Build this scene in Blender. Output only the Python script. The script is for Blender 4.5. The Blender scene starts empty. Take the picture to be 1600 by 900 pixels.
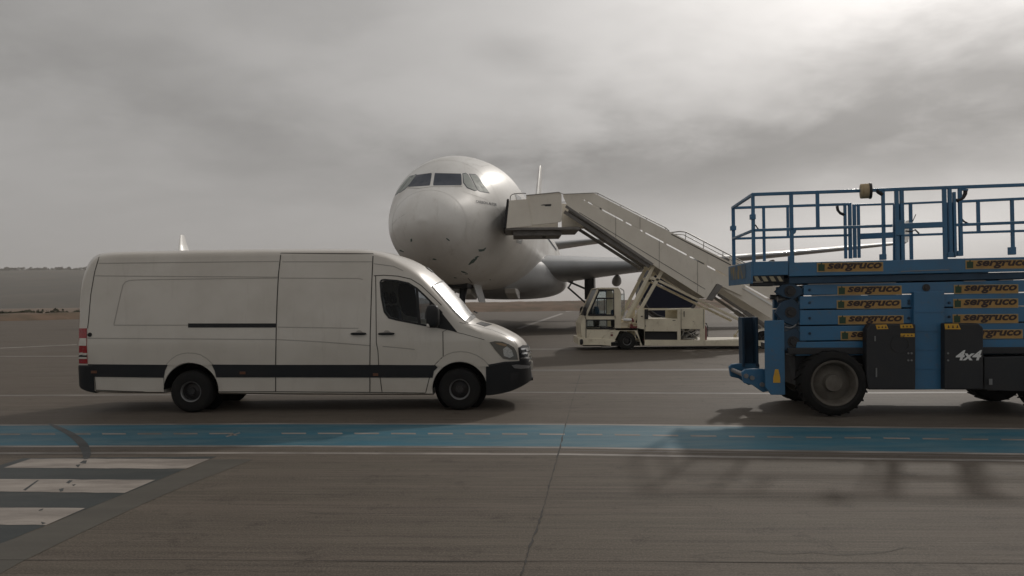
import bpy, bmesh, math, random
from mathutils import Vector, Matrix, noise
from mathutils.bvhtree import BVHTree
random.seed(7)
R = math.radians
SC = bpy.context.scene
COL = SC.collection

# ------------------------------------------------------------------ camera, sky, sun, exposure
F, CAM_H, PITCH, ROLL = 1155.0, 1.75, R(1.09), R(-0.5)
CAM = Vector((0, 0, CAM_H))
RM = Matrix.Rotation(math.pi / 2 + PITCH, 3, 'X') @ Matrix.Rotation(ROLL, 3, 'Z')
cd = bpy.data.cameras.new('camera')
cd.sensor_width = 36.0
cd.lens = F / 1600 * 36
cd.clip_start, cd.clip_end = 0.1, 20000
co = bpy.data.objects.new('camera', cd)
co.matrix_world = Matrix.Translation(CAM) @ RM.to_4x4()
COL.objects.link(co)
SC.camera = co

SUN_AZ, SUN_EL = R(29), R(33)            # azimuth from +Y towards +X
SUN_DIR = Vector((math.sin(SUN_AZ) * math.cos(SUN_EL), math.cos(SUN_AZ) * math.cos(SUN_EL), math.sin(SUN_EL)))
SUN_POWER, SUN_ANGLE, SKY_STRENGTH, EXPOSURE = 1.05, R(2.2), 0.10, 0.0

sl = bpy.data.lights.new('sun', 'SUN')
sl.energy, sl.angle, sl.color = SUN_POWER, SUN_ANGLE, (1.0, 0.94, 0.86)
so = bpy.data.objects.new('sun', sl)
so.rotation_euler = SUN_DIR.to_track_quat('Z', 'Y').to_euler()
so.location = (0, 0, 50)
COL.objects.link(so)

SC.view_settings.view_transform = 'Standard'
SC.view_settings.look = 'None'
SC.view_settings.exposure = EXPOSURE
SC.view_settings.gamma = 1.0
SC.view_settings.use_curve_mapping = False
SC.render.engine = 'CYCLES'
SC.cycles.use_denoising = True
SC.cycles.max_bounces = 6
SC.cycles.volume_bounces = 1


class NT:
    """tiny node-tree helper"""
    def __init__(self, tree):
        self.t = tree
        tree.nodes.clear()

    def n(self, kind, **kw):
        nd = self.t.nodes.new(kind)
        for k, v in kw.items():
            if k.startswith('i_'):
                key = k[2:]
                key = int(key) if key.isdigit() else key.replace('_', ' ')
                nd.inputs[key].default_value = v
            else:
                setattr(nd, k, v)
        return nd

    def l(self, a, b):
        self.t.links.new(a, b)

    def math(self, op, a, b=None, clamp=False):
        m = self.n('ShaderNodeMath', operation=op, use_clamp=clamp)
        for i, v in enumerate((a, b)):
            if v is None:
                continue
            if isinstance(v, (int, float)):
                m.inputs[i].default_value = v
            else:
                self.l(v, m.inputs[i])
        return m.outputs[0]

    def mix(self, fac, a, b, blend='MIX'):
        m = self.n('ShaderNodeMix', data_type='RGBA', blend_type=blend)
        for s, v in ((m.inputs[0], fac), (m.inputs[6], a), (m.inputs[7], b)):
            if isinstance(v, (int, float)):
                s.default_value = v
            elif isinstance(v, (tuple, list)):
                s.default_value = (*v[:3], 1)
            else:
                self.l(v, s)
        return m.outputs[2]

    def ramp(self, fac, stops):
        r = self.n('ShaderNodeValToRGB')
        el = r.color_ramp.elements
        while len(el) < len(stops):
            el.new(0.5)
        for e, (p, c) in zip(el, stops):
            e.position = p
            e.color = (c, c, c, 1) if isinstance(c, (int, float)) else (*c, 1)
        self.l(fac, r.inputs[0])
        return r.outputs[0]

    def noise(self, vec, scale, detail=4, rough=0.55, dist=0.0):
        nd = self.n('ShaderNodeTexNoise')
        nd.inputs['Scale'].default_value = scale
        nd.inputs['Detail'].default_value = detail
        nd.inputs['Roughness'].default_value = rough
        nd.inputs['Distortion'].default_value = dist
        if vec is not None:
            self.l(vec, nd.inputs['Vector'])
        return nd.outputs['Fac']

    def mapping(self, vec, loc=(0, 0, 0), rot=(0, 0, 0), scale=(1, 1, 1)):
        m = self.n('ShaderNodeMapping')
        m.inputs['Location'].default_value = loc
        m.inputs['Rotation'].default_value = rot
        m.inputs['Scale'].default_value = scale
        self.l(vec, m.inputs['Vector'])
        return m.outputs[0]


W = bpy.data.worlds.new('World')
SC.world = W
W.use_nodes = True
w = NT(W.node_tree)
tc = w.n('ShaderNodeTexCoord').outputs['Generated']
sky = w.n('ShaderNodeTexSky')
sky.sky_type = 'NISHITA'
sky.sun_disc = False
sky.sun_elevation, sky.sun_rotation = SUN_EL, SUN_AZ
sky.air_density, sky.dust_density, sky.ozone_density = 1.0, 6.0, 1.0
hs = w.n('ShaderNodeHueSaturation')
hs.inputs['Saturation'].default_value = 0.10
w.l(sky.outputs[0], hs.inputs['Color'])
sep = w.n('ShaderNodeSeparateXYZ')
w.l(tc, sep.inputs[0])
zc = w.math('ADD', w.math('MAXIMUM', sep.outputs['Z'], 0.0), 0.22)
cmb = w.n('ShaderNodeCombineXYZ')
w.l(w.math('DIVIDE', sep.outputs['X'], zc), cmb.inputs[0])
w.l(w.math('DIVIDE', sep.outputs['Y'], zc), cmb.inputs[1])
cv = w.mapping(cmb.outputs[0], loc=(2.3, 1.4, 0.0), rot=(0, 0, R(-12)), scale=(0.75, 1.0, 1.0))
n1 = w.noise(cv, 1.35, 8, 0.56, 0.25)
n2 = w.noise(cv, 4.5, 5, 0.55, 0.2)
cl = w.math('ADD', w.math('MULTIPLY', n1, 0.68), w.math('MULTIPLY', n2, 0.32))
clf = w.ramp(cl, [(0.36, 0.86), (0.47, 0.94), (0.56, 1.02), (0.72, 1.08)])
# banks of cloud standing in the sky (azimuth, elevation in radians)
az = w.math('ARCTAN2', sep.outputs['X'], sep.outputs['Y'])
el = w.math('ARCSINE', sep.outputs['Z'])
ae = w.n('ShaderNodeCombineXYZ')
w.l(az, ae.inputs[0])
w.l(w.math('MULTIPLY', el, 2.2), ae.inputs[1])
b1 = w.noise(ae.outputs[0], 5.5, 9, 0.56, 0.25)
b2 = w.noise(w.mapping(ae.outputs[0], loc=(5, 3, 1), rot=(0, 0, R(14))), 13.0, 8, 0.56, 0.2)
bn_ = w.math('ADD', w.math('MULTIPLY', b1, 0.7), w.math('MULTIPLY', b2, 0.3))
tot = None
for a0, e0, wa, we, tilt, amt in ((0.41, 0.195, 0.32, 0.110, 0.10, -0.38), (0.22, 0.165, 0.22, 0.060, 0.0, -0.20), (0.62, 0.22, 0.18, 0.10, -0.1, -0.22), (-0.44, 0.275, 0.24, 0.045, -0.16, -0.15), (-0.31, 0.205, 0.26, 0.045, -0.10, -0.17), (-0.06, 0.20, 0.12, 0.04, 0.0, -0.14),
                                  (0.01, 0.325, 0.06, 0.022, -0.1, -0.18), (0.54, 0.35, 0.24, 0.08, 0.1, 0.12), (0.14, 0.32, 0.22, 0.10, 0.0, 0.06), (-0.20, 0.27, 0.14, 0.04, -0.2, 0.06), (0.45, 0.05, 0.36, 0.09, 0.0, 0.50)):
    du = w.math('SUBTRACT', az, a0)
    dv = w.math('SUBTRACT', w.math('SUBTRACT', el, e0), w.math('MULTIPLY', du, tilt))
    q = w.math('ADD', w.math('POWER', w.math('ABSOLUTE', w.math('DIVIDE', du, wa)), 2.0), w.math('POWER', w.math('ABSOLUTE', w.math('DIVIDE', dv, we)), 2.0))
    d_ = w.math('ADD', w.math('SQRT', q), w.math('MULTIPLY', w.math('SUBTRACT', bn_, 0.5), 2.9))
    mr = w.n('ShaderNodeMapRange', interpolation_type='SMOOTHSTEP')
    w.l(d_, mr.inputs['Value'])
    mr.inputs['From Min'].default_value, mr.inputs['From Max'].default_value = 1.75, 0.0
    mr.inputs['To Min'].default_value, mr.inputs['To Max'].default_value = 0.0, amt
    tot = mr.outputs[0] if tot is None else w.math('ADD', tot, mr.outputs[0])
bank = w.math('MAXIMUM', w.math('ADD', tot, 1.0), 0.5)
bsc = w.n('ShaderNodeVectorMath', operation='SCALE')
# clouds thin out into the haze near the horizon
low = w.ramp(sep.outputs['Z'], [(0.02, 0.0), (0.22, 1.0)])
w.l(w.mix(low, (0.97, 0.97, 0.97), clf), bsc.inputs[0])
w.l(bank, bsc.inputs['Scale'])
clm = bsc.outputs[0]
# cloud layer brighter round the hidden sun
dot = w.n('ShaderNodeVectorMath', operation='DOT_PRODUCT')
w.l(tc, dot.inputs[0])
dot.inputs[1].default_value = SUN_DIR
dp = w.math('MAXIMUM', dot.outputs['Value'], 0.0)
glow = w.math('ADD', w.math('ADD', w.math('MULTIPLY', w.math('POWER', dp, 8.0), 0.44), w.math('MULTIPLY', w.math('POWER', dp, 110.0), 0.10)), 0.785)
c0 = w.mix(1.0, hs.outputs[0], (1.0, 0.965, 0.935), 'MULTIPLY')
flat = w.mix(0.90, c0, (4.9, 4.78, 4.66))
c1 = w.mix(1.0, flat, clm, 'MULTIPLY')
gl = w.n('ShaderNodeVectorMath', operation='SCALE')
w.l(c1, gl.inputs[0])
w.l(glow, gl.inputs['Scale'])
bg = w.n('ShaderNodeBackground')
w.l(gl.outputs[0], bg.inputs['Color'])
bg.inputs['Strength'].default_value = SKY_STRENGTH
wo = w.n('ShaderNodeOutputWorld')
w.l(bg.outputs[0], wo.inputs['Surface'])


# ------------------------------------------------------------------ helpers: pixels to points
def ray(px, py):
    return RM @ Vector(((px - 800) / F, (450 - py) / F, -1.0))


def G(px, py, z=0.0):
    d = ray(px, py)
    t = (z - CAM_H) / d.z
    p = CAM + d * t
    return Vector((p.x, p.y, z))


class Frame:
    """local frame of a thing; root matrix T"""
    def __init__(self, T):
        self.T = T
        self.I = T.inverted()
        self.o = self.I @ CAM

    def d(self, px, py):
        return self.I.to_3x3() @ ray(px, py)

    def side(self, px, py, y):
        d = self.d(px, py)
        p = self.o + d * ((y - self.o.y) / d.y)
        return (p.x, p.z)

    def poly(self, pts, y):
        return [self.side(a, b, y) for a, b in pts]

    def pt(self, px, py, y):
        a = self.side(px, py, y)
        return Vector((a[0], y, a[1]))


def pchip(xs, ys):
    n = len(xs)
    h = [xs[i + 1] - xs[i] for i in range(n - 1)]
    m = [(ys[i + 1] - ys[i]) / h[i] for i in range(n - 1)]
    d = [0.0] * n
    d[0], d[-1] = m[0], m[-1]
    for i in range(1, n - 1):
        if m[i - 1] * m[i] > 0:
            w1, w2 = 2 * h[i] + h[i - 1], h[i] + 2 * h[i - 1]
            d[i] = (w1 + w2) / (w1 / m[i - 1] + w2 / m[i])

    def f(x):
        if x <= xs[0]:
            return ys[0]
        if x >= xs[-1]:
            return ys[-1]
        i = max(k for k in range(n - 1) if xs[k] <= x)
        t = (x - xs[i]) / h[i]
        return ((1 + 2 * t) * (1 - t) ** 2 * ys[i] + t * (1 - t) ** 2 * h[i] * d[i]
                + t * t * (3 - 2 * t) * ys[i + 1] + t * t * (t - 1) * h[i] * d[i + 1])
    return f


# ------------------------------------------------------------------ helpers: meshes
class B:
    def __init__(self):
        self.bm = bmesh.new()

    def add(self, vs, fs, mi=0):
        v = [self.bm.verts.new(p) for p in vs]
        for f in fs:
            try:
                fc = self.bm.faces.new([v[i] for i in f])
                fc.material_index = mi
            except ValueError:
                pass
        return self

    def box(self, x0, x1, y0, y1, z0, z1, mi=0):
        vs = [(x, y, z) for x in (x0, x1) for y in (y0, y1) for z in (z0, z1)]
        return self.add(vs, [(0, 1, 3, 2), (4, 6, 7, 5), (0, 4, 5, 1), (2, 3, 7, 6), (0, 2, 6, 4), (1, 5, 7, 3)], mi)

    def prism(self, poly, y0, y1, mi=0):
        n = len(poly)
        vs = [(x, y0, z) for x, z in poly] + [(x, y1, z) for x, z in poly]
        fs = [tuple(range(n)), tuple(range(2 * n - 1, n - 1, -1))]
        fs += [(i, i + n, (i + 1) % n + n, (i + 1) % n) for i in range(n)]
        return self.add(vs, fs, mi)

    def bar(self, p, q, wd, hg=None, mi=0):
        p, q = Vector(p), Vector(q)
        hg = wd if hg is None else hg
        a = (q - p).normalized()
        up = Vector((0, 0, 1)) if abs(a.z) < 0.95 else Vector((0, 1, 0))
        s = a.cross(up).normalized()
        u = s.cross(a).normalized()
        vs = []
        for c in (p, q):
            for i, j in ((-1, -1), (1, -1), (1, 1), (-1, 1)):
                vs.append(c + s * (i * wd / 2) + u * (j * hg / 2))
        return self.add(vs, [(0, 3, 2, 1), (4, 5, 6, 7), (0, 1, 5, 4), (1, 2, 6, 5), (2, 3, 7, 6), (3, 0, 4, 7)], mi)

    def tube(self, pts, r, n=8, mi=0):
        pts = [Vector(p) for p in pts]
        rings = []
        for i, p in enumerate(pts):
            a = (pts[min(i + 1, len(pts) - 1)] - pts[max(i - 1, 0)]).normalized()
            up = Vector((0, 0, 1)) if abs(a.z) < 0.9 else Vector((0, 1, 0))
            s = a.cross(up).normalized()
            u = s.cross(a)
            rr = r[i] if isinstance(r, (list, tuple)) else r
            rings.append([p + (s * math.cos(2 * math.pi * k / n) + u * math.sin(2 * math.pi * k / n)) * rr for k in range(n)])
        return self.loft(rings, mi)

    def loft(self, rings, mi=0, caps=True):
        n = len(rings[0])
        vs = [p for r in rings for p in r]
        fs = []
        for i in range(len(rings) - 1):
            for k in range(n):
                k2 = (k + 1) % n
                fs.append((i * n + k, i * n + k2, (i + 1) * n + k2, (i + 1) * n + k))
        if caps:
            fs.append(tuple(range(n - 1, -1, -1)))
            fs.append(tuple(range((len(rings) - 1) * n, len(rings) * n)))
        return self.add(vs, fs, mi)

    def lathe(self, prof, c, axis='Y', n=32, mi=0, closed=False):
        """prof: list of (r, h) along the axis"""
        c = Vector(c)
        rings = []
        for r, h in prof:
            r = max(r, 1e-4)
            ring = []
            for k in range(n):
                a = 2 * math.pi * k / n
                ca, sa = r * math.cos(a), r * math.sin(a)
                ring.append(c + (Vector((ca, h, sa)) if axis == 'Y' else Vector((h, ca, sa)) if axis == 'X' else Vector((ca, sa, h))))
            rings.append(ring)
        if closed:
            rings.append(rings[0])
        return self.loft(rings, mi, caps=not closed)

    def rounded(self, c, size, n=12, p=4.0, rot=None):
        """superellipsoid"""
        vs, fs = [], []
        nu, nv = n * 2, n
        sg = lambda v, e: math.copysign(abs(v) ** e, v)
        e = 2.0 / p
        for j in range(nv + 1):
            ph = -math.pi / 2 + math.pi * j / nv
            for i in range(nu):
                th = 2 * math.pi * i / nu
                v = Vector((size[0] / 2 * sg(math.cos(ph), e) * sg(math.cos(th), e),
                            size[1] / 2 * sg(math.cos(ph), e) * sg(math.sin(th), e), size[2] / 2 * sg(math.sin(ph), e)))
                if rot:
                    v = rot @ v
                vs.append(Vector(c) + v)
        for j in range(nv):
            for i in range(nu):
                fs.append((j * nu + i, j * nu + (i + 1) % nu, (j + 1) * nu + (i + 1) % nu, (j + 1) * nu + i))
        return self.add(vs, fs)

    def mirror_y(self):
        g = self.bm.verts[:] + self.bm.edges[:] + self.bm.faces[:]
        r = bmesh.ops.duplicate(self.bm, geom=g)
        vs = [e for e in r['geom'] if isinstance(e, bmesh.types.BMVert)]
        for v in vs:
            v.co.y = -v.co.y
        bmesh.ops.reverse_faces(self.bm, faces=[e for e in r['geom'] if isinstance(e, bmesh.types.BMFace)])
        return self

    def mesh(self, name, recalc=True, merge=True):
        if merge:
            bmesh.ops.remove_doubles(self.bm, verts=self.bm.verts, dist=1e-5)
        if recalc:
            bmesh.ops.recalc_face_normals(self.bm, faces=self.bm.faces)
        me = bpy.data.meshes.new(name)
        self.bm.to_mesh(me)
        self.bm.free()
        return me

    def build(self, name, mats, parent=None, smooth=None, bev=0, recalc=True, merge=True):
        return link(name, self.mesh(name, recalc, merge), mats, parent, smooth, bev)


PATTERN = set('lettering logo pictogram tread treads slat seam joint skin_joint pattern stripe'.split())


def pieces(me):
    """groups of faces that stand apart from each other"""
    bm = bmesh.new()
    bm.from_mesh(me)
    bm.verts.ensure_lookup_table()
    isl = [-1] * len(bm.verts)
    boxes = []
    for v in bm.verts:
        if isl[v.index] >= 0:
            continue
        k = len(boxes)
        st_, lo, hi = [v], v.co.copy(), v.co.copy()
        isl[v.index] = k
        while st_:
            q = st_.pop()
            for i in range(3):
                lo[i], hi[i] = min(lo[i], q.co[i]), max(hi[i], q.co[i])
            for e in q.link_edges:
                r = e.other_vert(q)
                if isl[r.index] < 0:
                    isl[r.index] = k
                    st_.append(r)
        boxes.append((lo, hi))
    n = len(boxes)
    par = list(range(n))

    def find(i):
        while par[i] != i:
            par[i] = par[par[i]]
            i = par[i]
        return i
    if 1 < n < 200:
        for i in range(n):
            for j in range(i):
                gap = math.sqrt(sum(max(0, boxes[i][0][k] - boxes[j][1][k], boxes[j][0][k] - boxes[i][1][k]) ** 2 for k in range(3)))
                if gap <= 0.035:
                    par[find(i)] = find(j)
    else:
        par = [0] * n
    roots = sorted({find(i) for i in range(n)})
    out = []
    if len(roots) == 1:
        bm.free()
        return [me]
    for r in roots:
        b2 = bm.copy()
        b2.verts.ensure_lookup_table()
        bmesh.ops.delete(b2, geom=[v for v in b2.verts if find(isl[v.index]) != r], context='VERTS')
        m2 = bpy.data.meshes.new(me.name)
        b2.to_mesh(m2)
        b2.free()
        out.append(m2)
    bm.free()
    return out


def link(name, me, mats, parent=None, smooth=None, bev=0):
    if parent is not None and name not in PATTERN:
        ps = pieces(me)
        if len(ps) > 1:
            return [link1(name, p, mats, parent, smooth, bev) for p in ps][0]
    return link1(name, me, mats, parent, smooth, bev)


def link1(name, me, mats, parent=None, smooth=None, bev=0):
    o = bpy.data.objects.new(name, me)
    for m in (mats if isinstance(mats, (list, tuple)) else [mats]):
        me.materials.append(m)
    COL.objects.link(o)
    if parent is not None:
        o.parent = parent
    if smooth is not None:
        me.shade_smooth()
        me.set_sharp_from_angle(angle=R(smooth))
    if bev:
        b = o.modifiers.new('bevel', 'BEVEL')
        b.width, b.segments, b.limit_method, b.angle_limit = bev, 2, 'ANGLE', R(40)
        b.harden_normals = False
    return o


def thing(name, label, cat, T, group=None):
    o = bpy.data.objects.new(name, None)
    o.empty_display_size = 0.3
    o.matrix_world = T
    COL.objects.link(o)
    o['label'], o['category'] = label, cat
    if group:
        o['group'] = group
    return o


def setting(o, kind='structure'):
    o['kind'] = kind
    return o


def raycam(fr):
    return lambda u, v: (fr.o, fr.d(u, v))


def decal(poly, rf, bvh, off=0.004, cell=4.0, rim=True, fall=12.0):
    """a closed outline laid on a surface as a thin raised skin"""
    b = B()
    bm = b.bm
    vs = [bm.verts.new((u, v, 0)) for u, v in poly]
    f = bm.faces.new(vs)
    bmesh.ops.triangulate(bm, faces=[f])
    us, ws = [p[0] for p in poly], [p[1] for p in poly]
    for k, (lo, hi) in enumerate(((min(us), max(us)), (min(ws), max(ws)))):
        c = lo + cell
        while c < hi - 0.02 * cell:
            co_, no = Vector((0, 0, 0)), Vector((0, 0, 0))
            co_[k], no[k] = c, 1
            bmesh.ops.bisect_plane(bm, geom=bm.verts[:] + bm.edges[:] + bm.faces[:], plane_co=co_, plane_no=no, dist=1e-6)
            c += cell
    bmesh.ops.remove_doubles(bm, verts=bm.verts, dist=1e-4 * cell)
    last = fall
    nrm = {}
    for v in bm.verts:
        o, d = rf(v.co.x, v.co.y)
        d = d.normalized()
        loc, no, _, dist = bvh.ray_cast(o, d)
        if loc is None:
            q = o + d * last
            for _k in range(3):
                loc, no, _, _ = bvh.find_nearest(q)
                q = o + d * (loc - o).dot(d)
        else:
            last = dist
        if no.dot(d) > 0.3:
            no = -no
        v.co = loc + no * off
        nrm[v.index if False else v] = no.copy()
    if rim:
        ed = [e for e in bm.edges if len(e.link_faces) == 1]
        r = bmesh.ops.extrude_edge_only(bm, edges=ed)
        nv = [g for g in r['geom'] if isinstance(g, bmesh.types.BMVert)]
        for v in nv:
            src = min((e.other_vert(v) for e in v.link_edges if e.other_vert(v) in nrm), key=lambda q: (q.co - v.co).length)
            v.co = v.co - nrm[src] * (off + 0.003)
    return b


def seam(pts, rf, bvh, width=0.012, off=0.003, step=4.0, closed=False):
    """a narrow strip following a surface"""
    b = B()
    if closed:
        pts = list(pts) + [pts[0]]
    res = []
    for (a0, b0), (a1, b1) in zip(pts[:-1], pts[1:]):
        n = max(1, int(math.hypot(a1 - a0, b1 - b0) / step))
        res += [(a0 + (a1 - a0) * i / n, b0 + (b1 - b0) * i / n) for i in range(n)]
    res.append(pts[-1])
    P = []
    for u, v in res:
        o, d = rf(u, v)
        loc, no, _, _ = bvh.ray_cast(o, d.normalized())
        if loc is not None:
            P.append((loc, -no if no.dot(d) > 0.0 else no))
    vs, fs = [], []
    for i, (p, no) in enumerate(P):
        t = (P[min(i + 1, len(P) - 1)][0] - P[max(i - 1, 0)][0]).normalized()
        s = t.cross(no).normalized() * width / 2
        vs += [p + s + no * off, p - s + no * off]
        if i:
            fs.append((2 * i - 2, 2 * i - 1, 2 * i + 1, 2 * i))
    b.add(vs, fs)
    return b


def text_geo(s, shear=0.0, bold=0.0):
    cu = bpy.data.curves.new('lettering', 'FONT')
    cu.body, cu.shear, cu.offset, cu.resolution_u = s, shear, bold, 3
    o = bpy.data.objects.new('lettering', cu)
    COL.objects.link(o)
    dg = bpy.context.evaluated_depsgraph_get()
    me = bpy.data.meshes.new_from_object(o.evaluated_get(dg))
    vs = [(v.co.x, v.co.y) for v in me.vertices]
    fs = [tuple(p.vertices) for p in me.polygons]
    bpy.data.objects.remove(o)
    bpy.data.meshes.remove(me)
    x0, x1 = min(v[0] for v in vs), max(v[0] for v in vs)
    y0, y1 = min(v[1] for v in vs), max(v[1] for v in vs)
    return [((x - x0) / (x1 - x0), (y - y0) / (y1 - y0)) for x, y in vs], fs


def boolean(me, cutters):
    o = bpy.data.objects.new('body', me)
    COL.objects.link(o)
    cs = []
    for b in cutters:
        c = bpy.data.objects.new('cutter', b.mesh('cutter'))
        COL.objects.link(c)
        m = o.modifiers.new('cut', 'BOOLEAN')
        m.operation, m.object, m.solver = 'DIFFERENCE', c, 'EXACT'
        cs.append(c)
    dg = bpy.context.evaluated_depsgraph_get()
    dg.update()
    out = bpy.data.meshes.new_from_object(o.evaluated_get(dg))
    bpy.data.objects.remove(o)
    for c in cs:
        bpy.data.objects.remove(c)
    return out


# ------------------------------------------------------------------ materials
def mat(name, rgb, rough=0.5, metal=0.0, spec=0.5, coat=0.0, dirt=None, damt=0.0, dscale=1.5, stretch=(1, 1, 1), bump=0.0, bscale=40, trans=0.0, dlo=0.45, dhi=0.75, chips=None):
    m = bpy.data.materials.new(name)
    m.use_nodes = True
    t = NT(m.node_tree)
    p = t.n('ShaderNodeBsdfPrincipled')
    o = t.n('ShaderNodeOutputMaterial')
    t.l(p.outputs[0], o.inputs[0])
    p.inputs['Base Color'].default_value = (*rgb, 1)
    p.inputs['Roughness'].default_value = rough
    p.inputs['Metallic'].default_value = metal
    p.inputs['Specular IOR Level'].default_value = spec
    p.inputs['Coat Weight'].default_value = coat
    p.inputs['Coat Roughness'].default_value = 0.08
    if dirt or bump:
        tc_ = t.n('ShaderNodeTexCoord').outputs['Object']
        v = t.mapping(tc_, scale=stretch)
        if dirt:
            nz = t.noise(v, dscale, 6, 0.6)
            f = t.math('MULTIPLY', t.ramp(nz, [(dlo, 0.0), (dhi, 1.0)]), damt)
            cc = t.mix(f, rgb, dirt)
            if chips:
                crgb, camt, csc, cst = chips
                nz2 = t.noise(t.mapping(tc_, loc=(3, 1, 2), scale=cst), csc, 7, 0.72)
                cc = t.mix(t.math('MULTIPLY', t.ramp(nz2, [(0.56, 0.0), (0.68, 1.0)]), camt), cc, crgb)
            t.l(cc, p.inputs['Base Color'])
            t.l(t.math('ADD', t.math('MULTIPLY', f, 0.35), rough, True), p.inputs['Roughness'])
        if bump:
            bn = t.n('ShaderNodeBump')
            bn.inputs['Strength'].default_value = bump
            bn.inputs['Distance'].default_value = 0.02
            t.l(t.noise(v, bscale, 4), bn.inputs['Height'])
            t.l(bn.outputs[0], p.inputs['Normal'])
    return m


def glass(name, tint=(0.55, 0.6, 0.6), rough=0.02, ior=1.5):
    m = bpy.data.materials.new(name)
    m.use_nodes = True
    t = NT(m.node_tree)
    tr = t.n('ShaderNodeBsdfTransparent')
    tr.inputs[0].default_value = (*tint, 1)
    gl_ = t.n('ShaderNodeBsdfGlossy')
    gl_.inputs['Roughness'].default_value = rough
    fr = t.n('ShaderNodeFresnel')
    fr.inputs['IOR'].default_value = ior
    mx = t.n('ShaderNodeMixShader')
    t.l(fr.outputs[0], mx.inputs[0])
    t.l(tr.outputs[0], mx.inputs[1])
    t.l(gl_.outputs[0], mx.inputs[2])
    t.l(mx.outputs[0], t.n('ShaderNodeOutputMaterial').inputs[0])
    return m


M = {}
M['van'] = mat('van_paint', (0.635, 0.59, 0.525), 0.30, coat=0.5, dirt=(0.43, 0.385, 0.32), damt=0.45, dscale=1.1, dlo=0.4, bump=0.05, bscale=1.6, chips=((0.40, 0.35, 0.29), 0.22, 2.2, (2.5, 1, 0.35)))
M['van_inner'] = mat('van_inner_paint', (0.30, 0.28, 0.25), 0.6)
M['black_plastic'] = mat('black_plastic', (0.010, 0.011, 0.013), 0.45, spec=0.35, dirt=(0.022, 0.021, 0.020), damt=0.5, dscale=3)
M['trim'] = mat('side_trim_plastic', (0.012, 0.014, 0.017), 0.55, spec=0.35, dirt=(0.030, 0.028, 0.026), damt=0.4, dscale=2)
M['void'] = mat('unlit_black', (0.004, 0.004, 0.004), 0.9, spec=0.05)
M['rubber'] = mat('tyre_rubber', (0.011, 0.011, 0.011), 0.8, spec=0.25, dirt=(0.030, 0.027, 0.023), damt=0.6, dscale=5, bump=0.3, bscale=60)
M['steel_dark'] = mat('dark_steel', (0.034, 0.034, 0.036), 0.45, metal=0.4, dirt=(0.09, 0.07, 0.055), damt=0.5, dscale=6)
M['rim_grey'] = mat('rim_grey', (0.22, 0.22, 0.22), 0.45, metal=0.5)
M['seam'] = mat('seam_shadow_gap', (0.05, 0.046, 0.04), 0.8)
M['crease'] = mat('crease_shade_paint', (0.36, 0.335, 0.30), 0.45)  # darker strips paint the shade of creases and recesses; also the rail edge
M['glass'] = glass('window_glass', (0.36, 0.39, 0.43), 0.02, 1.30)
M['screen'] = glass('windscreen_glass', (0.40, 0.45, 0.44), 0.22, 1.45)
M['cab_glass'] = glass('cab_glass', (0.85, 0.88, 0.88))
M['view_block'] = mat('dark_view_block', (0.025, 0.03, 0.042), 0.7)  # for the dark sheet added behind the far cab window
M['seat'] = mat('seat_cloth', (0.03, 0.032, 0.04), 0.9, dirt=(0.05, 0.05, 0.06), damt=0.5, dscale=12)
M['red_lens'] = mat('red_lens', (0.32, 0.015, 0.02), 0.2, coat=0.6, dirt=(0.2, 0.01, 0.015), damt=0.6, dscale=30)
M['clear_lens'] = mat('clear_lens', (0.62, 0.58, 0.52), 0.2, coat=0.6)
M['orange_lens'] = mat('orange_lens', (0.15, 0.06, 0.03), 0.3, coat=0.4)
M['lamp'] = mat('headlamp_reflector', (0.62, 0.62, 0.60), 0.22, metal=0.3, coat=1.0, dirt=(0.20, 0.20, 0.19), damt=0.8, dscale=9)
M['lamp_dark'] = mat('headlamp_housing', (0.15, 0.145, 0.13), 0.15, coat=1.0)
M['amber'] = mat('pale_amber_lens', (0.34, 0.24, 0.15), 0.2, coat=1.0)
M['chrome'] = mat('chrome', (0.55, 0.56, 0.57), 0.22, metal=1.0)

M['air_white'] = mat('aircraft_white', (0.84, 0.825, 0.79), 0.30, spec=0.30, coat=0.06, dirt=(0.60, 0.565, 0.52), damt=0.6, dscale=0.6, stretch=(0.5, 1, 1), dlo=0.38, dhi=0.75, chips=((0.52, 0.485, 0.43), 0.4, 1.6, (0.5, 1.6, 0.5)))
M['air_grey'] = mat('aircraft_grey', (0.46, 0.465, 0.47), 0.34, spec=0.35, coat=0.05, dirt=(0.30, 0.30, 0.29), damt=0.6, dscale=0.5, stretch=(0.5, 1, 1))
M['air_wing'] = mat('wing_grey', (0.38, 0.39, 0.40), 0.4, coat=0.2, dirt=(0.27, 0.27, 0.26), damt=0.6, dscale=0.7)
M['air_dark'] = mat('aircraft_dark_metal', (0.06, 0.065, 0.075), 0.5, metal=0.3)
M['air_glass'] = mat('cockpit_glass', (0.016, 0.026, 0.050), 0.3, spec=0.22, dirt=(0.024, 0.038, 0.060), damt=0.6, dscale=3)
M['air_shade'] = mat('cockpit_sunshade', (0.36, 0.385, 0.365), 0.5, spec=0.15, coat=0.0, dirt=(0.38, 0.41, 0.38), damt=0.7, dscale=6)
M['scuff'] = mat('scuffed_primer', (0.07, 0.13, 0.12), 0.7, dirt=(0.20, 0.24, 0.22), damt=0.8, dscale=9)
M['panel_line'] = mat('panel_line', (0.46, 0.44, 0.405), 0.6)
M['navy'] = mat('navy_cover_cloth', (0.010, 0.013, 0.030), 0.8, spec=0.2, dirt=(0.017, 0.021, 0.040), damt=0.6, dscale=2, bump=0.2, bscale=8)
M['lip'] = mat('engine_lip_metal', (0.10, 0.10, 0.105), 0.45, metal=0.5)

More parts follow.
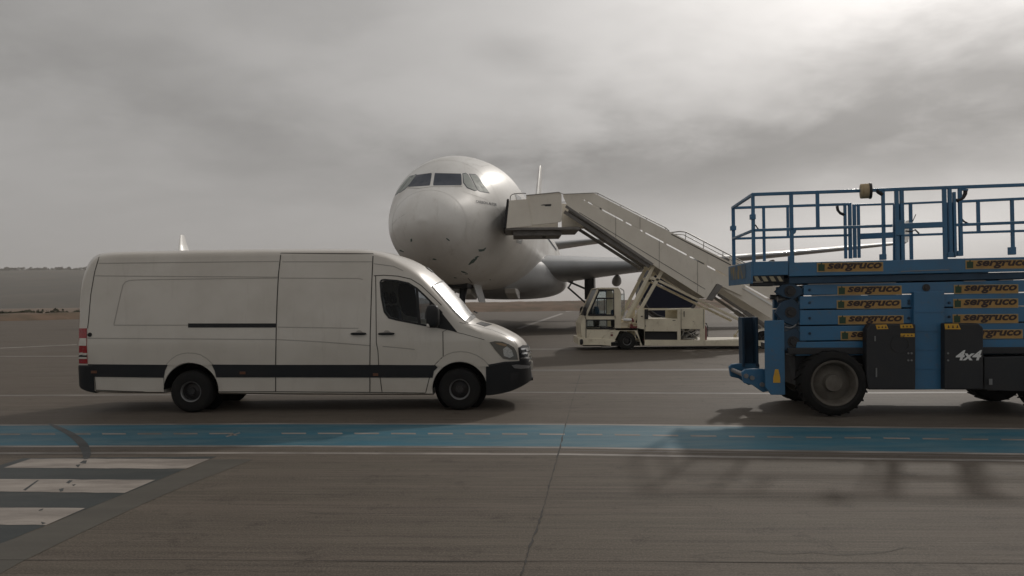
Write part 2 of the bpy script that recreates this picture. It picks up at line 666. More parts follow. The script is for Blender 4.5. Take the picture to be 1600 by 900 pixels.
M['cream'] = mat('cream_paint', (0.80, 0.73, 0.565), 0.42, coat=0.15, dirt=(0.46, 0.40, 0.30), damt=0.55, dscale=1.6, dlo=0.4, dhi=0.8, chips=((0.30, 0.21, 0.12), 0.40, 6.0, (1, 1, 0.6)))
M['stair_white'] = mat('stair_panel_paint', (0.82, 0.77, 0.675), 0.45, dirt=(0.62, 0.56, 0.48), damt=0.5, dscale=1.2, dlo=0.4, dhi=0.8, chips=((0.50, 0.45, 0.38), 0.3, 2.6, (1.6, 1, 0.5)))
M['stair_under'] = mat('stair_underside_metal', (0.20, 0.19, 0.18), 0.6, dirt=(0.10, 0.09, 0.08), damt=0.7, dscale=3)
M['strip_white'] = mat('slot_light_and_lamp_white', (0.9, 0.9, 0.88), 0.4)  # white paint standing in for sky light through the slot; also the work lamp
M['rail_metal'] = mat('rail_metal', (0.42, 0.41, 0.39), 0.4, metal=0.6)
M['black'] = mat('matt_black', (0.012, 0.012, 0.014), 0.7)
M['red_paint'] = mat('red_paint', (0.16, 0.02, 0.025), 0.5)

M['blue'] = mat('lift_blue_paint', (0.031, 0.150, 0.295), 0.40, coat=0.3, dirt=(0.05, 0.12, 0.20), damt=0.7, dscale=2.2, dlo=0.4, dhi=0.75, chips=((0.10, 0.115, 0.125), 0.5, 9.0, (1, 1, 1.4)))
M['blue_shaded'] = mat('lift_blue_shaded', (0.014, 0.050, 0.095), 0.5, dirt=(0.02, 0.03, 0.045), damt=0.7, dscale=3)  # darker copy of the lift blue, shade painted into inner and far parts
M['box_black'] = mat('lift_black_cover', (0.014, 0.015, 0.018), 0.5, dirt=(0.035, 0.033, 0.032), damt=0.6, dscale=4)
M['lift_rim'] = mat('lift_rim_beige', (0.135, 0.12, 0.10), 0.65, dirt=(0.075, 0.063, 0.052), damt=0.8, dscale=5, dlo=0.35, dhi=0.7)
M['st_border'] = mat('sticker_border', (0.34, 0.30, 0.20), 0.5)
M['st_orange'] = mat('sticker_orange', (0.43, 0.245, 0.07), 0.5, dirt=(0.29, 0.18, 0.08), damt=0.75, dscale=7, chips=((0.22, 0.16, 0.09), 0.5, 16.0, (1, 1, 1)))
M['st_text'] = mat('sticker_dark_lettering', (0.035, 0.018, 0.014), 0.5)
M['st_green'] = mat('sticker_green_mark', (0.02, 0.055, 0.025), 0.5)
M['yellow'] = mat('warning_yellow', (0.62, 0.34, 0.03), 0.5, dirt=(0.45, 0.27, 0.08), damt=0.6, dscale=14)
M['white_text'] = mat('white_lettering', (0.72, 0.72, 0.70), 0.5)
M['beige'] = mat('beige_webbing', (0.48, 0.38, 0.24), 0.8, dirt=(0.34, 0.25, 0.14), damt=0.7, dscale=20)


def ground_mat():
    m = bpy.data.materials.new('weathered_concrete')
    m.use_nodes = True
    t = NT(m.node_tree)
    p = t.n('ShaderNodeBsdfPrincipled')
    t.l(p.outputs[0], t.n('ShaderNodeOutputMaterial').inputs[0])
    tc_ = t.n('ShaderNodeTexCoord').outputs['Object']
    big = t.noise(t.mapping(tc_, scale=(0.10, 0.16, 1)), 1.0, 5, 0.6)
    lean = t.mapping(tc_, rot=(0, 0, R(2.5)))
    streak = t.noise(t.mapping(lean, scale=(0.05, 1.9, 1)), 1.3, 8, 0.66)
    fine_s = t.noise(t.mapping(lean, scale=(0.30, 11.0, 1)), 1.3, 6, 0.66)
    hair = t.noise(t.mapping(lean, scale=(0.9, 42.0, 1)), 1.3, 4, 0.6)
    band = t.noise(t.mapping(tc_, scale=(0.004, 0.16, 1)), 1.0, 3, 0.5)
    grit = t.noise(tc_, 60, 4, 0.75)
    spots = t.noise(tc_, 2.6, 9, 0.78)
    mid_ = t.noise(t.mapping(tc_, loc=(7, 2, 0), scale=(0.35, 0.8, 1)), 1.0, 7, 0.62)
    oil = t.noise(t.mapping(tc_, loc=(1, 9, 0), scale=(0.8, 1.1, 1)), 1.2, 4, 0.5)
    c = t.ramp(big, [(0.3, (0.0589, 0.0470, 0.0362)), (0.7, (0.0969, 0.0794, 0.0617))])
    c = t.mix(t.math('MULTIPLY', t.ramp(mid_, [(0.36, 0.0), (0.64, 1.0)]), 0.60), c, (0.1154, 0.1029, 0.0777))
    c = t.mix(t.math('MULTIPLY', t.ramp(streak, [(0.38, 0.0), (0.64, 1.0)]), 0.62), c, (0.1408, 0.1118, 0.0915))
    c = t.mix(t.math('MULTIPLY', t.ramp(fine_s, [(0.46, 0.0), (0.62, 1.0)]), 0.62), c, (0.0392, 0.0312, 0.0256))
    c = t.mix(t.math('MULTIPLY', t.ramp(hair, [(0.55, 0.0), (0.66, 1.0)]), 0.50), c, (0.2021, 0.1700, 0.1405))
    c = t.mix(t.math('MULTIPLY', t.ramp(band, [(0.42, 0.0), (0.62, 1.0)]), 0.45), c, (0.1085, 0.0939, 0.0777))
    c = t.mix(t.math('MULTIPLY', t.ramp(spots, [(0.55, 0.0), (0.67, 1.0)]), 0.65), c, (0.0324, 0.0256, 0.0213))
    c = t.mix(t.math('MULTIPLY', t.ramp(oil, [(0.66, 0.0), (0.74, 1.0)]), 0.55), c, (0.0301, 0.0246, 0.0202))
    c = t.mix(t.math('MULTIPLY', t.ramp(grit, [(0.46, 0.0), (0.68, 1.0)]), 0.50), c, (0.2366, 0.1990, 0.1596))
    t.l(c, p.inputs['Base Color'])
    t.l(t.math('ADD', t.math('MULTIPLY', big, 0.25), 0.58), p.inputs['Roughness'])
    p.inputs['Specular IOR Level'].default_value = 0.18
    bn = t.n('ShaderNodeBump')
    bn.inputs['Strength'].default_value = 0.35
    bn.inputs['Distance'].default_value = 0.012
    t.l(t.math('ADD', grit, t.math('MULTIPLY', spots, 0.5)), bn.inputs['Height'])
    t.l(bn.outputs[0], p.inputs['Normal'])
    return m


def paint_mat(name, rgb, worn, amt=0.6, lo=0.48, hi=0.62, rough=0.6):
    m = bpy.data.materials.new(name)
    m.use_nodes = True
    t = NT(m.node_tree)
    p = t.n('ShaderNodeBsdfPrincipled')
    t.l(p.outputs[0], t.n('ShaderNodeOutputMaterial').inputs[0])
    tc_ = t.n('ShaderNodeTexCoord').outputs['Object']
    a = t.noise(t.mapping(tc_, scale=(0.6, 2.6, 1)), 1.6, 9, 0.68)
    g = t.noise(tc_, 55, 4, 0.7)
    b_ = t.noise(t.mapping(tc_, scale=(0.22, 1.5, 1)), 1.3, 7, 0.66)
    c = t.mix(t.math('MULTIPLY', t.ramp(b_, [(0.38, 0.0), (0.62, 1.0)]), 0.70), rgb, tuple(x * 0.62 for x in rgb))
    c = t.mix(t.math('MULTIPLY', t.ramp(a, [(lo, 0.0), (hi, 1.0)]), amt), c, worn)
    c = t.mix(t.math('MULTIPLY', t.ramp(g, [(0.5, 0.0), (0.7, 1.0)]), 0.30), c, worn)
    t.l(c, p.inputs['Base Color'])
    p.inputs['Roughness'].default_value = rough
    p.inputs['Specular IOR Level'].default_value = 0.4
    bn = t.n('ShaderNodeBump')
    bn.inputs['Strength'].default_value = 0.25
    bn.inputs['Distance'].default_value = 0.01
    t.l(g, bn.inputs['Height'])
    t.l(bn.outputs[0], p.inputs['Normal'])
    return m


M['ground'] = ground_mat()
M['lane'] = paint_mat('blue_lane_paint', (0.018, 0.128, 0.188), (0.085, 0.155, 0.180), 0.65, 0.44, 0.60)
M['line'] = paint_mat('worn_white_line', (0.33, 0.295, 0.265), (0.10, 0.088, 0.075), 0.8, 0.42, 0.6)
M['line_faint'] = paint_mat('faded_line', (0.135, 0.118, 0.104), (0.080, 0.070, 0.060), 0.8, 0.42, 0.58)
M['zebra'] = paint_mat('zebra_pale_paint', (0.37, 0.325, 0.285), (0.17, 0.145, 0.125), 0.75, 0.45, 0.62)
M['zebra_dark'] = paint_mat('zebra_dark_paint', (0.030, 0.037, 0.037), (0.052, 0.054, 0.050), 0.6)
M['skid'] = paint_mat('tyre_mark', (0.026, 0.026, 0.026), (0.060, 0.066, 0.066), 0.85, 0.36, 0.56)
M['lift_shadow'] = paint_mat('lift_shadow_paint', (0.045, 0.034, 0.030), (0.062, 0.052, 0.044), 0.6, 0.45, 0.6)  # dark ground paint for the outrigger's cast shadow, left unused
M['faint_joint'] = mat('faint_joint', (0.056, 0.048, 0.041), 0.9)
M['line_apron'] = paint_mat('apron_line_paint', (0.235, 0.205, 0.185), (0.095, 0.083, 0.072), 0.85, 0.40, 0.58)
M['edge_band'] = paint_mat('pale_edge_band', (0.092, 0.084, 0.067), (0.066, 0.058, 0.047), 0.7, 0.38, 0.62)
M['joint'] = mat('tar_joint', (0.035, 0.031, 0.027), 0.8)
M['field'] = mat('dry_grass', (0.155, 0.098, 0.062), 0.95, dirt=(0.085, 0.066, 0.040), damt=0.9, dscale=0.25, stretch=(1, 1, 2), bump=0.6, bscale=2, dlo=0.4, dhi=0.65)
M['hill'] = mat('hill_scrub', (0.045, 0.044, 0.034), 0.95, dirt=(0.085, 0.070, 0.052), damt=0.8, dscale=0.02, dlo=0.4, dhi=0.65)
M['scrub'] = mat('dark_scrub', (0.055, 0.058, 0.035), 0.95, dirt=(0.09, 0.08, 0.05), damt=0.8, dscale=1.0)

# ------------------------------------------------------------------ the setting
EXT = 4200.0
setting(B().add([(-EXT, -60, 0), (EXT, -60, 0), (EXT, EXT, 0), (-EXT, EXT, 0)], [(0, 1, 2, 3)]).build('apron', M['ground']))


def sheet(name, pts, z, m, px=True):
    vs = [(*G(a, b).xy, z) for a, b in pts] if px else [(a, b, z) for a, b in pts]
    return setting(B().add(vs, [tuple(range(len(vs)))]).build(name, m))


def band(name, top, bot, z, m, zadd=0):
    """strip between two ground polylines given in photo pixels"""
    n = len(top)
    vs = [(*G(a, b).xy, z) for a, b in top] + [(*G(a, b).xy, z) for a, b in bot]
    return setting(B().add(vs, [(i, i + 1, n + i + 1, n + i) for i in range(n - 1)]).build(name, m))


LX = [-900, -50, 250, 450, 880, 1200, 1650, 2500]
LT = [668, 663.5, 662, 661, 662, 665, 669.5, 680]       # outer edge of the upper white line
LB = [698, 696.5, 696, 696, 698, 703, 709, 719]         # lower edge of the blue paint
z1 = 0.0015
band('service_lane', list(zip(LX, [v + 2 for v in LT])), list(zip(LX, LB)), z1, M['lane'])
band('lane_line', list(zip(LX, LT)), list(zip(LX, [v + 2 for v in LT])), z1, M['line'])
band('lane_line', list(zip(LX, LB)), list(zip(LX, [v + 2.6 for v in LB])), z1, M['line'])
band('lane_line', list(zip(LX, [v + 10.5 for v in LB])), list(zip(LX, [v + 13.2 for v in LB])), z1, M['line'])
band('lane_line', list(zip(LX, [v + 5 for v in LB])), list(zip(LX, [v + 6 for v in LB])), z1, M['line_faint'])
mid = pchip(LX, [a * 0.53 + b * 0.47 for a, b in zip(LT, LB)])
db = B()
x = -330.0
while x < 2100:
    if not (345 < x < 385):
        wd = 36 + (x + 300) * 0.003
        q = [G(x, mid(x) - 1.1), G(x + wd, mid(x + wd) - 1.1), G(x + wd + 1, mid(x + wd) + 1.1), G(x + 1, mid(x) + 1.1)]
        setting(B().add([(p.x, p.y, 0.003) for p in q], [(0, 1, 2, 3)]).build('lane_dash', M['line']))
    else:
        for q in ([(352, 682), (374, 676), (376, 677), (355, 683)], [(354, 678.5), (358, 678), (372, 680.5), (368, 681)]):
            db.add([(*G(a, b).xy, 0.003) for a, b in q], [(0, 1, 2, 3)])
    x += 53.5 + (x + 300) * 0.0045
setting(db.build('lane_emblem', M['line']))

# thin lines further out
band('apron_line', [(-700, 621), (0, 617.3), (400, 615.5), (830, 612.3), (1200, 614), (1700, 611)], [(-700, 623), (0, 619), (400, 617.3), (830, 614), (1200, 615.8), (1700, 613)], z1, M['line_apron'])
band('apron_line', [(820, 577.5), (1160, 576), (1700, 575)], [(820, 580), (1160, 579), (1700, 578)], z1, M['line_faint'])
band('apron_line', [(-400, 560), (0, 556.3), (110, 556), (830, 545), (1300, 541.5)], [(-400, 561.2), (0, 557.5), (110, 557.2), (830, 546.4), (1300, 543)], z1, M['line_apron'])
band('apron_line', [(-300, 549), (0, 543.5), (120, 538)], [(-300, 550), (0, 544.5), (120, 539)], z1, M['line'])
band('taxi_line', [(806, 513), (876, 489.6)], [(812, 514), (881, 490.2)], z1, M['line'])
band('taxi_line', [(884, 486.2), (898, 485)], [(884, 487.2), (898, 486)], z1, M['line'])
band('taxi_line', [(1140, 487), (1240, 493)], [(1140, 488.6), (1240, 495)], z1, M['line'])

# tar joint running away from the camera, irregular
jb = B()
jp = [(815, 900), (822, 878), (830, 850), (848, 800), (857, 765), (870, 718), (884, 664), (893, 630), (905, 590), (911, 574)]
pts = []
for (a0, b0), (a1, b1) in zip(jp[:-1], jp[1:]):
    n = max(2, int((b0 - b1) / 4))
    pts += [(a0 + (a1 - a0) * i / n + random.uniform(-1.1, 1.1) * (b0 - 560) / 220, b0 + (b1 - b0) * i / n) for i in range(n)]
vs, fs = [], []
for i, (a, b_) in enumerate(pts):
    p = G(a, b_)
    wd = random.choice((0.002, 0.003, 0.005, 0.009))
    vs += [(p.x - wd, p.y, 0.005), (p.x + wd, p.y, 0.005)]
    if i:
        fs.append((2 * i - 2, 2 * i - 1, 2 * i + 1, 2 * i))
jb.add(vs, fs)
setting(jb.build('pavement_joint', M['joint']))
# slab joints running across
for y0 in (5.02, 16.1, 21.3):
    vs, fs = [], []
    for i in range(90):
        x = -18 + i * 0.45
        wd = max(0.0008, 0.004 + 0.006 * noise.noise((x * 0.9, y0 * 3, 4)))
        yy = y0 + 0.03 * noise.noise((x * 0.7, y0, 0)) - x * 0.035
        vs += [(x, yy - wd, 0.0035), (x, yy + wd, 0.0035)]
        if i:
            fs.append((2 * i - 2, 2 * i, 2 * i + 1, 2 * i - 1))
    setting(B().add(vs, fs).build('pavement_joint', M['faint_joint']))

def crack(px, seed, wmax):
    rnd = random.Random(seed)
    P = []
    for (a0, b0), (a1, b1) in zip(px[:-1], px[1:]):
        p, q = G(a0, b0), G(a1, b1)
        n = max(3, int((q - p).length / 0.12))
        P += [p.lerp(q, i / n) + Vector((rnd.uniform(-.04, .04), rnd.uniform(-.04, .04), 0)) for i in range(n)]
    vs, fs = [], []
    for i, p in enumerate(P):
        t_ = (P[min(i + 1, len(P) - 1)] - P[max(i - 1, 0)]).normalized()
        s_ = Vector((-t_.y, t_.x, 0)) * rnd.uniform(.15, 1) * wmax * math.sin(math.pi * (i + .5) / len(P)) ** .5
        vs += [(*(p + s_).xy, .004), (*(p - s_).xy, .004)]
        if i:
            fs.append((2 * i - 2, 2 * i - 1, 2 * i + 1, 2 * i))
    setting(B().add(vs, fs).build('pavement_crack', M['joint']))


crack([(1070, 565), (1100, 569), (1122, 569), (1160, 575)], 1, .022)
crack([(1060, 868), (1180, 862), (1300, 868), (1420, 858), (1560, 864)], 2, .003)
crack([(560, 742), (700, 748), (812, 742)], 3, .004)
crack([(380, 806), (470, 801), (600, 806)], 4, .003)
crack([(1240, 752), (1330, 757), (1470, 751), (1640, 757)], 5, .004)
crack([(925, 792), (1040, 788), (1150, 793)], 6, .003)

# zebra crossing
zx0, zx1 = -5.55, -3.47
sheet('zebra_crossing', [(zx0 - 0.1, 8.55), (-3.42, 8.55), (-3.80, 5.4), (-3.98, 3.6), (zx0 - 0.3, 3.6)], z1, M['zebra_dark'], px=False)
for a, b_ in (([(48, 717), (328, 717.5), (290, 733), (6, 731)]), 0), (([(-70, 748.5), (242, 750.5), (195, 770.5), (-110, 767)]), 0), (([(-140, 792), (133, 794.5), (72, 821), (-200, 818)]), 0):
    n = 14
    vs, fs = [], []
    p = [G(*q) for q in a]
    for i in range(n + 1):
        t_ = i / n
        u = p[0].lerp(p[1], t_)
        v = p[3].lerp(p[2], t_)
        vs += [(u.x + random.uniform(-.006, .006), u.y + random.uniform(-.012, .012), 0.003), (v.x, v.y + random.uniform(-.012, .012), 0.003)]
        if i:
            fs.append((2 * i - 2, 2 * i - 1, 2 * i + 1, 2 * i))
    setting(B().add(vs, fs).build('zebra_stripe', M['zebra']))
# pale band along the crossing's edge
band('pavement_patch', [(330, 718), (292, 734), (244, 752), (197, 771), (135, 796), (72, 823), (0, 850), (-80, 885)],
     [(395, 718), (350, 736), (300, 755), (250, 776), (190, 803), (120, 836), (30, 880), (-40, 920)], 0.0025, M['edge_band'])


def ribbon(name, pts, wpx, z, m):
    vs, fs = [], []
    n = len(pts)
    for i, (a, b_) in enumerate(pts):
        a0, b0 = pts[max(i - 1, 0)]
        a1, b1 = pts[min(i + 1, n - 1)]
        p, t_ = G(a, b_), (G(a1, b1) - G(a0, b0)).normalized()
        s = Vector((-t_.y, t_.x, 0)) * wpx[i] / 2
        vs += [(*(p + s).xy, z), (*(p - s).xy, z)]
        if i:
            fs.append((2 * i - 2, 2 * i - 1, 2 * i + 1, 2 * i))
    return setting(B().add(vs, fs).build(name, m))


ribbon('skid_mark', [(76, 662), (92, 669), (108, 677), (120, 685), (129, 694), (134, 703), (136, 712), (134, 718)], [0.03, 0.09, 0.10, 0.11, 0.11, 0.10, 0.08, 0.04], 0.0045, M['skid'])
for q in ([(130, 720), (124, 724), (134, 725), (136, 720)], [(118, 727), (126, 726), (122, 731)], [(108, 751), (114, 751), (108, 756), (103, 755)], [(112, 758), (119, 757), (115, 760)],
          [(92, 765), (100, 763), (98, 768), (94, 769)], [(62, 797), (68, 795), (66, 798), (60, 799)], [(64, 816), (72, 818), (66, 820)], [(36, 766), (58, 751), (61, 751), (40, 767)]):
    sheet('skid_mark', q, 0.0045, M['skid'])
# dry bank along the apron's far edge
edge = [G(a, b_) for a, b_ in ((-700, 517), (0, 502), (120, 499), (420, 493), (750, 487.5), (900, 485.8), (1130, 481), (1250, 478))]
tops = [-1.2, 0.85, 0.9, 1.3, 1.75, 1.9, 2.1, 2.2]
tops[0] = 0.7
ex = [p.x for p in edge] + [220, 420]
ey = [p.y for p in edge] + [edge[-1].y + 40, edge[-1].y + 80]
fy, fz = pchip(ex, ey), pchip(ex, tops + [2.2, 2.2])
vs, fs = [], []
nx, ny = 420, 12
x0, x1 = -130, 260
for i in range(nx + 1):
    x = x0 + (x1 - x0) * i / nx
    for j in range(ny + 1):
        t_ = j / ny
        wdt = 26 if x > -30 else 14
        y = fy(x) + t_ * wdt + 1.2 * noise.noise((x * 0.1, t_ * 3, 5))
        z = fz(x) * math.sin(min(t_ * 1.5, 1) * math.pi / 2) * (1 - max(0, t_ - 0.75) * 3.4)
        z += (0.22 * noise.noise((x * 0.35, y * 0.3, 1)) + 0.10 * noise.noise((x * 1.3, y * 0.9, 2))) * min(1, t_ * 4)
        vs.append((x, y, max(z, 0.012) if j else -0.05))
        if i and j:
            a = i * (ny + 1) + j
            fs.append((a, a - 1, a - ny - 2, a - ny - 1))
setting(B().add(vs, fs).build('dry_bank', M['field'], smooth=60))
# dry soil beyond the bank
vs = [(fx, fy(fx) + 12, 0.02) for fx in range(-130, 261, 10)] + [(fx * 14, 3500, 0.02) for fx in range(-130, 261, 10)]
n = len(vs) // 2
setting(B().add(vs, [(i, i + 1, n + i + 1, n + i) for i in range(n - 1)]).build('dry_ground', M['field']))

# the flat-topped hill far left
vs, fs = [], []
nx, ny = 200, 24
for i in range(nx + 1):
    x = -2600 + 2500 * i / nx
    for j in range(ny + 1):
        t_ = j / ny
        y = 620 + 900 * t_
        e = min(1, max(0, (-x - 130) / 300))
        prof = min(1.0, t_ * 1.25) ** 0.8
        h = 66 * (1420 / 1100) * e * prof * 0.80
        h += 3.5 * noise.noise((x * 0.006, y * 0.006, 3)) * prof + 1.2 * noise.noise((x * 0.05, y * 0.03, 9)) * prof
        vs.append((x, y, h - 0.5))
        if i and j:
            a = i * (ny + 1) + j
            fs.append((a, a - 1, a - ny - 2, a - ny - 1))
setting(B().add(vs, fs).build('hill', M['hill'], smooth=60))


def clump_mesh(b, c, r, h, n=26):
    for _ in range(n):
        a, t_ = random.uniform(0, 6.283), random.random()
        rr = r * math.sqrt(random.random()) * (1 - 0.5 * t_)
        p = Vector(c) + Vector((rr * math.cos(a), rr * math.sin(a), h * t_))
        s = r * random.uniform(0.12, 0.3)
        u = Vector((random.uniform(-1, 1), random.uniform(-1, 1), random.uniform(-1, 1))).normalized()
        v = u.orthogonal().normalized()
        b.add([p + u * s, p + v * s, p - u * s, p - v * s], [(0, 1, 2, 3)])


sb = B()
for i in range(520):
    x = random.uniform(-150, -20)
    y = fy(x) + random.uniform(10, 16)
    clump_mesh(sb, (x, y, fz(x) * 0.80), random.uniform(0.4, 1.2), random.uniform(0.12, 0.32) * (2.2 if -70 < x < -57 else 1), 12)
setting(sb.build('scrub', M['scrub'], merge=False, recalc=False), 'stuff')
sb = B()
for i in range(420):
    x = random.uniform(-1150, -480)
    y = 620 + 900 * random.uniform(0.74, 0.86)
    clump_mesh(sb, (x, y, 66 * (1420 / 1100) * 0.80 - 1.0), random.uniform(4, 8), random.uniform(1.2, 3.2), 14)
setting(sb.build('scrub', M['scrub'], merge=False, recalc=False), 'stuff')

# dusty air
HAZE = 0.00027
hm = bpy.data.materials.new('dusty_air')
hm.use_nodes = True
t = NT(hm.node_tree)
pv = t.n('ShaderNodeVolumePrincipled')
pv.inputs['Color'].default_value = (0.93, 0.90, 0.87, 1)
pv.inputs['Density'].default_value = HAZE
pv.inputs['Anisotropy'].default_value = 0.2
t.l(pv.outputs[0], t.n('ShaderNodeOutputMaterial').inputs['Volume'])
setting(B().box(-EXT - 10, EXT + 10, -70, EXT + 10, -1.0, 92).build('haze', hm), 'stuff')


# ------------------------------------------------------------------ shared: wheels
def wheel(parent, c, r, wd, rim_r, side=-1, tyre=None, rimm=None, hubm=None, style='steel', tread=0):
    """c: centre of the outer face; side -1 faces -y. wheel (hub) > tyre, rim"""
    s = side
    c = Vector(c)
    hub = B()
    dp_ = 0.05 if style == 'lift' else 0.0
    hub.lathe([(0.001, s * 0.0 - s * 0.03), (rim_r * 0.36, -s * 0.03), (rim_r * 0.42, -s * (0.06 + dp_)), (rim_r * 0.80, -s * (0.09 + dp_ * 1.5)), (rim_r * 0.9, -s * 0.07), (rim_r * 0.9, -s * wd * 0.5), (0.001, -s * wd * 0.5)], c, n=36)
    if style == 'steel':
        for k in range(6):
            a = 2 * math.pi * k / 6
            hub.lathe([(0.001, s * 0.0), (0.014, s * 0.0), (0.014, -s * 0.05), (0.001, -s * 0.05)], c + Vector((rim_r * 0.3 * math.cos(a), -s * 0.01 + s * 0.0, rim_r * 0.3 * math.sin(a))), n=6)
    h = hub.build('wheel', hubm, parent, smooth=35)
    ty = B()
    prof = [(rim_r * 0.98, -s * 0.02), (rim_r * 1.06, s * 0.005), (r * 0.80, s * 0.015), (r * 0.93, -s * 0.005), (r * 0.985, -s * 0.035), (r, -s * 0.07),
            (r, -s * (wd - 0.07)), (r * 0.985, -s * (wd - 0.035)), (r * 0.93, -s * (wd - 0.0)), (rim_r, -s * (wd - 0.02))]
    ty.lathe(prof, c, n=56, closed=True)
    if tread:
        for k in range(tread):
            a = 2 * math.pi * k / tread
            for q in (0, 1):
                aa = a + q * math.pi / tread
                yy = (-s * 0.035, -s * (wd * 0.48)) if q == 0 else (-s * (wd * 0.52), -s * (wd - 0.035))
                p0 = c + Vector((r * math.cos(aa), yy[0], r * math.sin(aa)))
                p1 = c + Vector((r * math.cos(aa + 0.10), yy[1], r * math.sin(aa + 0.10)))
                ty.bar(p0, p1, 0.045, 0.015)
    ty.build('tyre', tyre or M['rubber'], h, smooth=35)
    ri = B()
    ri.lathe([(rim_r * 0.88, -s * 0.05), (rim_r * 0.93, -s * 0.005), (rim_r * 1.0, s * 0.004), (rim_r * 1.03, -s * 0.01), (rim_r * 1.0, -s * 0.06)], c, n=40, closed=True)
    ri.build('rim', rimm or M['rim_grey'], h, smooth=35)
    return h


# ------------------------------------------------------------------ the van
def build_van():
    T = Matrix.Translation((-3.36, 12.96, 0))
    fr = Frame(T)
    rf = raycam(fr)
    van = thing('delivery_van', 'long high roof white panel van with a black side strip', 'van', T)
    HW = 0.985
    top_px = [(122, 571, -.9), (124, 512, -.9), (127, 485, -.9), (133, 449, -.9), (142, 413, -.85), (152, 399, -.6), (170, 396, 0), (300, 393.2, 0), (440, 391.3, 0), (575, 391.5, 0), (605, 395, 0),
              (640, 404.5, 0), (665, 417, 0), (690, 437, 0), (720, 468, 0), (748, 499, 0), (775, 507, 0), (800, 518.5, 0), (815, 528, 0), (823, 537, 0), (827, 547, 0), (829, 570, 0), (830, 592, 0)]
    sh_px = [(122, 573), (124, 517), (127, 492), (133, 458), (142, 424), (152, 410), (175, 404), (300, 402), (440, 400), (575, 400), (600, 405), (625, 417), (650, 433), (672, 455), (695, 481),
             (718, 504), (745, 517), (770, 528), (795, 538), (812, 549), (820, 562), (826, 580), (828, 594)]
    zb_px = [(121, 602), (128, 607), (150, 613), (270, 615), (760, 617), (790, 613), (815, 605), (830, 598)]
    conv = lambda L: list(zip(*[fr.side(a, b, y) for a, b, y in L]))
    tx, tz = conv(top_px)
    sx, sz = conv([(a, b, -.88) for a, b in sh_px])
    bx, bz = conv([(a, b, -.9) for a, b in zb_px])
    ftop, fsh, fbot = pchip(tx, tz), pchip(sx, sz), pchip(bx, bz)
    xr, xf = tx[0], tx[-1]
    fw = pchip([xr, xr + .05, xr + .16, xr + .4, xf - 1.1, xf - .7, xf - .45, xf - .28, xf - .14, xf - .06, xf],
               [.90, .945, .975, HW, HW, .972, .93, .865, .74, .62, .46])

    def yside(x, z, g=0.0):
        y = fw(x) + g
        if z > 1.15:
            y -= 0.095 * ((z - 1.15) / 1.2) ** 1.6
        if z < 1.17:
            y -= 0.045 * ((1.17 - z) / 0.7) ** 1.5
        elif z < 1.23:
            y -= 0.010 * (z - 1.17) / 0.06
        else:
            y -= 0.010
        return max(y, 0.2)

    xk = [fr.side(a_, 450, -.5)[0] for a_ in (560, 640, 690, 748, 800)]
    fp = pchip([xr] + xk + [xf + .1], [2.7, 2.7, 1.7, 1.5, 1.6, 2.2, 2.2])

    def ring(x, g=0.0, ztop=None):
        zb, zt, zs = fbot(x) - g, ftop(x) + g * 0.5, fsh(x)
        if ztop is not None:
            zt = min(zt, ztop)
            zs = min(zs, zt - 0.015)
        zt = max(zt, zb + 0.06)
        zs = max(min(zs, zt - 0.02), zb + 0.03)
        half = [(yside(x, zb, g) * 0.6, zb), (yside(x, zb, g) - 0.05, zb)]
        nz = 16
        for i in range(nz + 1):
            z = zb + 0.03 * min(1, (zs - zb)) + (zs - zb - 0.03 * min(1, (zs - zb))) * i / nz
            half.append((yside(x, z, g), z))
        ys = half[-1][0]
        p = fp(x) if ztop is None else 6.0
        for i in range(1, 10):
            a = math.pi / 2 * i / 10
            half.append((ys * math.cos(a) ** (2 / p), zs + (zt - zs) * math.sin(a) ** (2 / p)))
        full = [Vector((x, -y, z)) for y, z in half] + [Vector((x, 0, zt))] + [Vector((x, y, z)) for y, z in reversed(half)] + [Vector((x, 0, zb))]
        return full

    def stations(a, b):
        xs = set()
        x = a
        while x < b:
            xs.add(round(x, 4))
            dr, df = x - xr, xf - x
            x += 0.025 if (dr < 0.5 or df < 0.7) else 0.05 if df < 2.6 else 0.12
        xs.add(b)
        return sorted(xs)

    body = B()
    body.loft([ring(x) for x in stations(xr, xf)])
    bmesh.ops.remove_doubles(body.bm, verts=body.bm.verts, dist=1e-5)
    bmesh.ops.recalc_face_normals(body.bm, faces=body.bm.faces)
    bvh = BVHTree.FromBMesh(body.bm)
    me0 = body.mesh('body')

    def hit_xz(px, py):
        loc, no, _, _ = bvh.ray_cast(fr.o, fr.d(px, py).normalized())
        if loc is None:
            return fr.side(px, py, -0.95)
        return (loc.x, loc.z)

    win_all = [(594, 440), (596.5, 437.4), (601, 436.8), (620.5, 438.3), (638, 442), (652, 450.3), (665.7, 463), (678.6, 476), (692, 490), (714, 518.3), (665.7, 509.3), (620.5, 500.6), (607.6, 497.3), (600.2, 487.7), (595.4, 463.5)]
    win_cut = [(595.5, 441), (601, 438.5), (620.5, 440), (638, 444), (651, 452), (665, 465), (678, 478), (688, 489), (690, 511), (665.7, 507.3), (620.5, 498.6), (608.6, 495.3), (601.5, 486.7), (597, 463.5)]
    cab = [fr.side(a, b, -.9) for a, b in ((588, 425), (640, 428), (660, 440), (712, 505), (735, 530), (742, 560), (700, 566), (588, 566))]
    wc_r, wc_f = fr.side(297, 610, -.97), fr.side(718, 608.5, -.97)
    # windscreen opening
    pt, pb = fr.side(689, 437, 0), fr.side(745.5, 496, 0)
    a = Vector((pb[0] - pt[0], 0, pb[1] - pt[1])).normalized()
    nn = Vector((-a.z, 0, a.x))
    if nn.x < 0:
        nn = -nn
    ws = B()
    P0, P1 = Vector((pt[0], 0, pt[1])) + a * 0.05, Vector((pb[0], 0, pb[1])) - a * 0.05
    yv = Vector((0, 1, 0))
    vs = []
